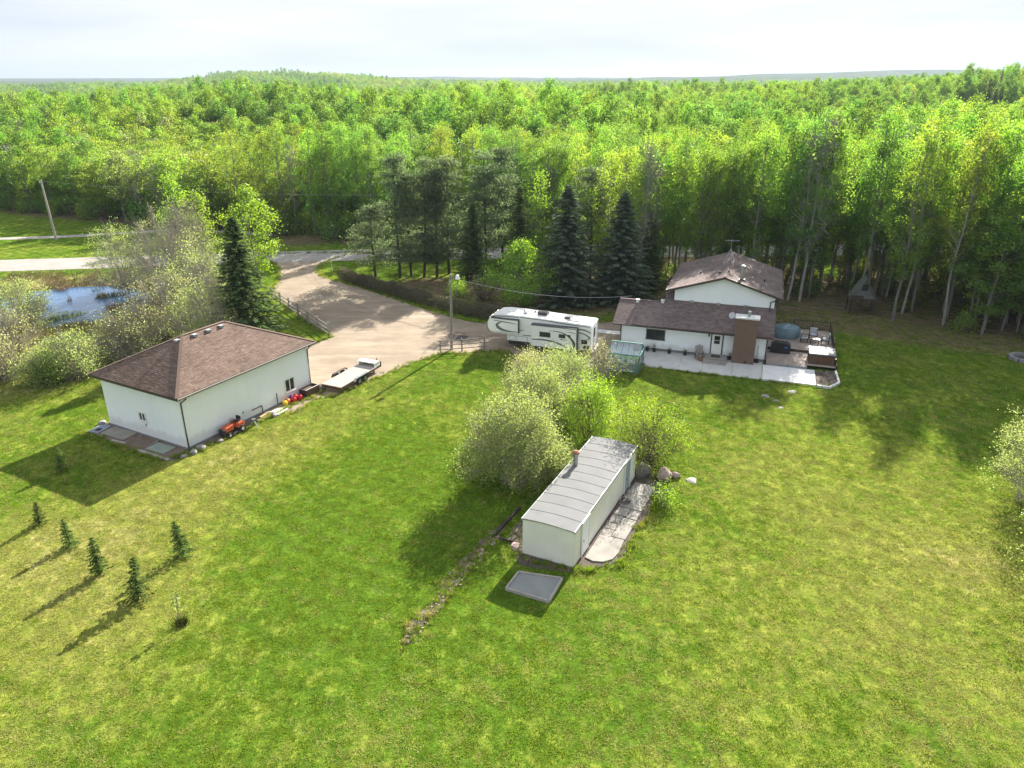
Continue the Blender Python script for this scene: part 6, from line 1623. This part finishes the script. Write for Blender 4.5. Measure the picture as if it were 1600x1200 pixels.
# ------------------------------------------------------------------ round the shed
def S2W(x, y, z=0): return Matrix.Translation(s0) @ Matrix.Rotation(SA, 4, 'Z') @ Vector((x, y, z))
sheet('shed_bed', [S2W(*p) for p in ((-3.2, -.3), (-2.5, -.9), (-.3, -.5), (.4, .1), (1.7, 1.0), (2.05, 2.4), (2.0, 5), (2.05, 8), (1.8, 11.2), (.4, 11.8), (-.4, 11), (-.3, 5), (-1.5, .5), (-3.3, 1), (-3.5, 4), (-4.4, 3.4), (-4.3, 1.2))], .011, M['mulch'], 'dark soil and leaf litter round the shed', .10, seed=12, n=None)
fp = thing('shed_pavement', None, None, s0, SA); fp['kind'] = 'structure'; fp['label'] = 'row of weathered concrete slabs along the shed'
rg = random.Random(8)
MB().prism([(.22, 1.15), (.7, 1.02), (1.25, 1.2), (1.62, 1.65), (1.72, 2.3), (1.62, 3.62), (.22, 3.55)], 'z', -.02, .075).build('slab', M['concrete_old'], fp, bevel=.01)
for x0, x1, y0, y1, z_ in ((.85, 1.66, 3.66, 5.75, .08), (.22, .82, 3.6, 4.3, .06), (.22, .82, 4.36, 5.0, .055), (.22, .82, 5.06, 5.9, .06), (.25, .98, 5.98, 6.85, .065), (1.02, 1.64, 5.85, 6.8, .075), (.25, 1.62, 6.92, 8.6, .07), (.25, 1.6, 8.66, 10.1, .06)):
    MB().box((x0, y0, -.02), (x1, y1, z_)).build('slab', M['concrete_old'], fp, bevel=.012)
hs = thing('garden_hose', 'dark coiled hose lying by the far shed door', 'hose', S2W(.45, 7.4, .075)); pts = [(.26*math.cos(t*1.0)*(1+.02*t), .26*math.sin(t), .02+.012*t) for t in np.linspace(0, 18, 60)]; MB().tube(pts, .018, 5).build('hose', M['black'], hs)
ld_ = thing('hatch_cover', 'grey framed cellar hatch cover lying in the shed shadow', 'hatch', S2W(-2.4, -3.15), SA)
M['hatch'] = pmat('blue grey painted board', (.25, .26, .25), (.19, .20, .195), 1.0, .85)
MB().prism([(0, 0), (2.35, .05), (2.25, 2.0), (.0, 1.5)], 'z', .0, .10).build('panel', M['hatch'], ld_)
fr_ = MB()
for a, b in (((0, 0), (2.35, .05)), ((2.35, .05), (2.25, 2.0)), ((2.25, 2.0), (0, 1.5)), ((0, 1.5), (0, 0))): fr_.bar((*a, .09), (*b, .09), .09, .17)
fr_.build('frame', M['plank_pale'], ld_)
rock('boulder', 'brown textured boulder behind the far end of the shed', at(1003, 742), .6, 41, 'bark', .95); rock('boulder', 'pinkish boulder under the fan shaped willow', at(1037, 748), .58, 42, 'stone', .85); rock('boulder', 'smaller pinkish stone right of the pink boulder', at(1054, 745), .34, 43, 'stone', .7)
M['pink_stone'] = pmat('pinkish stone', (.40, .30, .27), (.30, .235, .21), 2, .9, bmp=.4)
for o in list(bpy.data.objects):
    if 'pink' in str(o.get('label', '')) and o.type == 'MESH' and 'boulder' in o.name: o.data.materials[0] = M['pink_stone']
rock('flat_stone', 'flat white stone on the lawn right of the shed boulders', at(1081, 751), .42, 44, 'concrete_old', .16, flat=True)
G = 'flat stones in the lawn before the patio'
for k, (bx, by, r_, lb) in enumerate(((1196, 619, .38, 'flat pale stone on the lawn left of the row'), (1212, 626, .24, 'small flat pale stone below the left lawn stone'), (1220, 637, .22, 'flat pale stone lowest in the lawn row'), (1238, 612, .40, 'flat grey stone nearest the white slab'))): rock('flat_stone', lb, at(bx, by), r_, 50+k, 'stone', .13, G, True)
# soil strip leading away from the shed, with a bordering log
sheet('soil_strip', px((788, 822), (774, 842), (748, 868), (724, 893), (708, 918), (688, 948), (662, 976), (640, 1006), (627, 1003), (640, 978), (662, 952), (684, 926), (702, 896), (724, 870), (750, 845), (772, 822)), .010, M['dirt'], 'narrow strip of bare stony soil running from the shed', .12, seed=15, n=None)
g_ = np.random.default_rng(9); nb = NB(); tt = g_.uniform(0, 1, 260); A = np.array(at(780, 832)); B = np.array(at(633, 1003)); C = A + (B-A)*tt[:, None] + g_.normal(0, .16, (260, 3)); C[:, 2] = .03; nb.leaves(C, .14, g_.uniform(-1, 1, 260), g_, flat=.6)
tag(link('soil_strip_pebbles', nb.mesh('pebbles', tint_mat('pebbles', (.30, .24, .20), (.48, .42, .36)))), 'loose pebbles on the bare soil strip', None, kind='stuff')
lg = thing('landscape_timber', 'dark timber edging at the near left corner of the shed', 'timber', at(772, 838)); d_ = at(812, 795) - at(772, 838); MB().bar((0, 0, .09), (d_.x, d_.y, .09), .16, .16).build('beam', M['wood_dark'], lg); MB().bar((.25, -.3, .07), (1.1, -.55, .07), .13, .13).build('short_beam', M['wood_dark'], lg)
rock('stone', 'orange brown flat stone at the near left shed corner', at(806, 852), .3, 71, 'pink_stone', .25, flat=True)
bush('small leafy plant beside the shed slabs', 1036, 790, 758, .55, 'leaf_bright', 690, clumps=26, per=22, leaf=.12, twigs=60, stems=5)
# fire ring at the right edge
fr0 = at(1598, 562); fr = thing('fire_ring', 'round stone fire ring on the shaded lawn at the right edge', 'fire ring', fr0)
for k in range(14):
    a_ = 2*math.pi*k/14; Mx = Matrix.Rotation(a_, 4, 'Z'); mb = MB(); mb.box((.85, -.20, 0), (1.15, .20, .34), 0, Mx); mb.build('block', M['foundation'], fr, bevel=.03)
MB().lathe([(.84, .0), (.84, .03), (.01, .05)], (0, 0, 0), 14).build('ashes', M['ash'], fr)
# play house on stilts in the wood
M['play_white'] = pmat('shade dimmed off white paint', (.15, .165, .15), (.10, .115, .10), 1.5, .9)  # tree shade put into the colour, far darker than off white
pt = thing('play_house', 'white A-frame play house on a raised platform among the poplars', 'playhouse', ph, R(-14))
for a in (-1.25, 1.25):
    for b_ in (-.9, .9): MB().box((a-.07, b_-.07, 0), (a+.07, b_+.07, 1.5)).build('post', M['wood_dark'], pt)
MB().box((-1.5, -1.15, 1.502), (1.5, 1.1, 1.62)).build('platform', M['wood_dark'], pt)
for s_ in (-1, 1):
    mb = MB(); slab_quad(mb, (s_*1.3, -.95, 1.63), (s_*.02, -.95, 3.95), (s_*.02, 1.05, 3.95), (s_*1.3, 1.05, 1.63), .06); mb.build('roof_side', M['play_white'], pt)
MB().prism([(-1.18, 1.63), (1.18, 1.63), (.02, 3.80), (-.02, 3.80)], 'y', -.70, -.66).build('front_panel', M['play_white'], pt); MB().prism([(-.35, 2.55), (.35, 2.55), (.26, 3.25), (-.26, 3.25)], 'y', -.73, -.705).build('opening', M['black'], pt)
MB().box((-1.45, -1.2, 1.63), (-.1, -1.15, 2.1)).build('rail_panel', M['wood_dark'], pt)
ldr = MB(); 
for s_ in (-.25, .25): ldr.bar((-.8+s_, -1.75, 0), (-.8+s_, -1.2, 1.6), .06)
for k in range(5): ldr.bar((-1.05, -1.7+.11*k, .2+.30*k), (-.55, -1.7+.11*k, .2+.30*k), .05)
ldr.build('ladder', M['wood_dark'], pt)
# ------------------------------------------------------------------ grass: tufts over the lawn and along the edges
def inside(px_, py_, poly):
    c = np.zeros(len(px_), bool); n_ = len(poly); j = n_-1
    for i in range(n_):
        xi, yi, xj, yj = poly[i][0], poly[i][1], poly[j][0], poly[j][1]
        hit = ((yi > py_) != (yj > py_)) & (px_ < (xj-xi)*(py_-yi)/(yj-yi+1e-12) + xi); c ^= hit; j = i
    return c
def tuft(seed, n, hmin, hmax, lean, r):
    rng = np.random.default_rng(seed); nb = NB(); a = rng.uniform(0, 6.283, n)
    B = np.column_stack([rng.normal(0, r, n), rng.normal(0, r, n), np.zeros(n)]); L = rng.uniform(hmin, hmax, n); t = rng.uniform(.2, lean, n)
    T = B + np.column_stack([np.cos(a)*np.sin(t)*L, np.sin(a)*np.sin(t)*L, np.cos(t)*L])
    w = np.column_stack([-np.sin(a), np.cos(a), np.zeros(n)])*rng.uniform(.008, .016, n)[:, None]
    nb.quads(np.stack([B-w, B+w, T+w*.3, T-w*.3], 1), rng.uniform(-1, 1, n), 0); e = NB(); e.twigs([[0, 0, -.05]], [[0, 0, -.04]], [.001], [.001], 0, 3)
    return e, nb
M['blade_green'] = leaf_mat('green lawn blades', (0.108, 0.196, 0.018), (0.180, 0.262, 0.030), 0.42, 0.26, tA=(1.9, 1.7, 0.9), gloss=0.0)
M['blade_dry'] = leaf_mat('straw lawn blades', (0.225, 0.262, 0.048), (0.36, 0.355, 0.125), 0.38, 0.22, tA=(1.5, 1.4, 0.9), gloss=0.0)
LAWN = proto_collection('lawn_tuft', [(*tuft(900+i, 26, .05, .11, 1.35, .11), M['twig'], M['blade_green'] if i < 3 else M['blade_dry']) for i in range(5)])
gp = RNG.uniform([-58, 17], [60, 79], (118000, 2))
drv = [(p.x, p.y) for p in drive]
loc = lambda f, *ps: [tuple(f(*p))[:2] for p in ps]
clear = [drv, loc(G2W, (-2, -1), (13, -1.3), (13, 9), (-2, 9)), loc(H2W, (-13.6, -4.5), (6.1, -4.8), (6.1, 14), (-13.6, 14)), loc(H2W, (-13.3, -6.7), (-10.2, -6.7), (-10.2, -3.6), (-13.3, -3.6)),
         loc(S2W, (-3.3, -.6), (1.2, .2), (2.1, 2.2), (2.1, 11.4), (-3.3, 11.4)), loc(S2W, (-2.6, -3.3), (.1, -3.3), (.1, -1), (-2.6, -1.2))]
keep = np.ones(len(gp), bool)
for c in clear: keep &= ~inside(gp[:, 0], gp[:, 1], c)
keep &= (np.abs(gp[:, 0]) < 0.66*gp[:, 1] + 9) & (RNG.random(len(gp)) < np.clip(1.5 - gp[:, 1]/75, .55, 1)) & ~in_wood(gp[:, 0], gp[:, 1], -1)
gp = gp[keep]; n = len(gp)
X, Y = gp[:, 0], gp[:, 1]; dz = np.zeros(n)
for a in ((150, 850, 6, .8), (330, 740, 5, .7), (60, 900, 4, .6), (230, 960, 4, .5), (430, 690, 4, .55), (560, 640, 3, .5), (120, 1050, 5, .4), (1250, 760, 7, .35), (1420, 850, 6, .35), (1300, 960, 5, .3), (1480, 1050, 4, .45), (1540, 880, 4, .5)): blob(*a, dz)
for a in ((560, 780, 8, -.5), (460, 900, 7, -.5), (640, 690, 6, -.4), (700, 930, 5, -.4), (330, 1050, 6, -.4)): blob(*a, dz)
pd = np.clip(.34 + .85*dz + .30*np.sin(X/1.9 + np.sin(Y/2.7)*1.5)*np.cos(Y/2.3), .03, .92)
pd = np.clip(pd + .16*np.sin(4.6*(.545*X + .839*Y)), .02, .95)
dry = RNG.random(n) < pd
scatter('lawn_grass', np.column_stack([gp, np.zeros(n)]), LAWN, np.where(dry, RNG.integers(3, 5, n), RNG.integers(0, 3, n)), RNG.uniform(0, 6.28, n), RNG.uniform(.6, 1.5, n), 'short lawn grass in green and straw coloured tufts', scz=RNG.uniform(.3, .95, n))
TALL = proto_collection('edge_tuft', [(*tuft(920+i, 34, .12, .34, .9, .09), M['twig'], M['blade_green'] if i < 2 else M['blade_dry']) for i in range(3)])
def edge_pts(poly, step, jit, closed=True):
    P = np.array([(p[0], p[1]) for p in poly]); out = []
    for i in range(len(P) - (0 if closed else 1)):
        a, b = P[i], P[(i+1) % len(P)]; k = max(1, int(np.hypot(*(b-a))/step)); t = RNG.uniform(0, 1, k)[:, None]; out.append(a + (b-a)*t + RNG.normal(0, jit, (k, 2)))
    return np.concatenate(out)
ep = np.concatenate([edge_pts(smooth_loop(drive, None, 0, True, 1), .16, .20), edge_pts([S2W(*p) for p in ((-3.3, -.4), (.4, 0), (2.1, 1.2), (2.1, 11), (0, 11.8))], .12, .14, False), edge_pts([G2W(*p) for p in ((-2, 9), (-2, .2), (0, -.9), (6, -1.05), (12.6, -1.3))], .12, .16, False),
    edge_pts([H2W(*p) for p in ((-13.2, -3.8), (-10.5, -4.55), (-.2, -4.6), (4.2, -4.7), (6.1, -3.4), (6.1, 9))], .14, .10, False), edge_pts(px((630, 1010), (664, 962), (706, 908), (750, 858), (786, 828)), .08, .30, False),
    edge_pts([H2W(*p) for p in ((-13.2, -6.7), (-10.3, -6.7), (-10.3, -4))], .10, .10, False)])
ep = ep[~inside(ep[:, 0], ep[:, 1], loc(G2W, (-.1, -.1), (12.4, -.1), (12.4, 8.5), (-.1, 8.5)))]; n = len(ep)
scatter('edge_grass', np.column_stack([ep, np.zeros(n)]), TALL, RNG.integers(0, 3, n), RNG.uniform(0, 6.28, n), RNG.uniform(.5, 1.3, n), 'longer grass along the edges of gravel, slabs and beds', scz=RNG.uniform(.4, 1.1, n))
# ------------------------------------------------------------------ air between here and the horizon
m = bpy.data.materials.new('hazy air'); m.use_nodes = True; nt = m.node_tree; nt.nodes.clear()
out = N(nt, 'ShaderNodeOutputMaterial'); pv = N(nt, 'ShaderNodeVolumePrincipled')
pv.inputs['Color'].default_value = (0.40, 0.47, 0.58, 1); pv.inputs['Density'].default_value = 0.00012; pv.inputs['Anisotropy'].default_value = 0.2
nt.links.new(pv.outputs[0], out.inputs['Volume'])
hz = MB().box((-15500, -5000, -60), (15500, 15500, 125)).build('haze', m)
tag(hz, 'pale haze fading the far hills', None, kind='stuff')
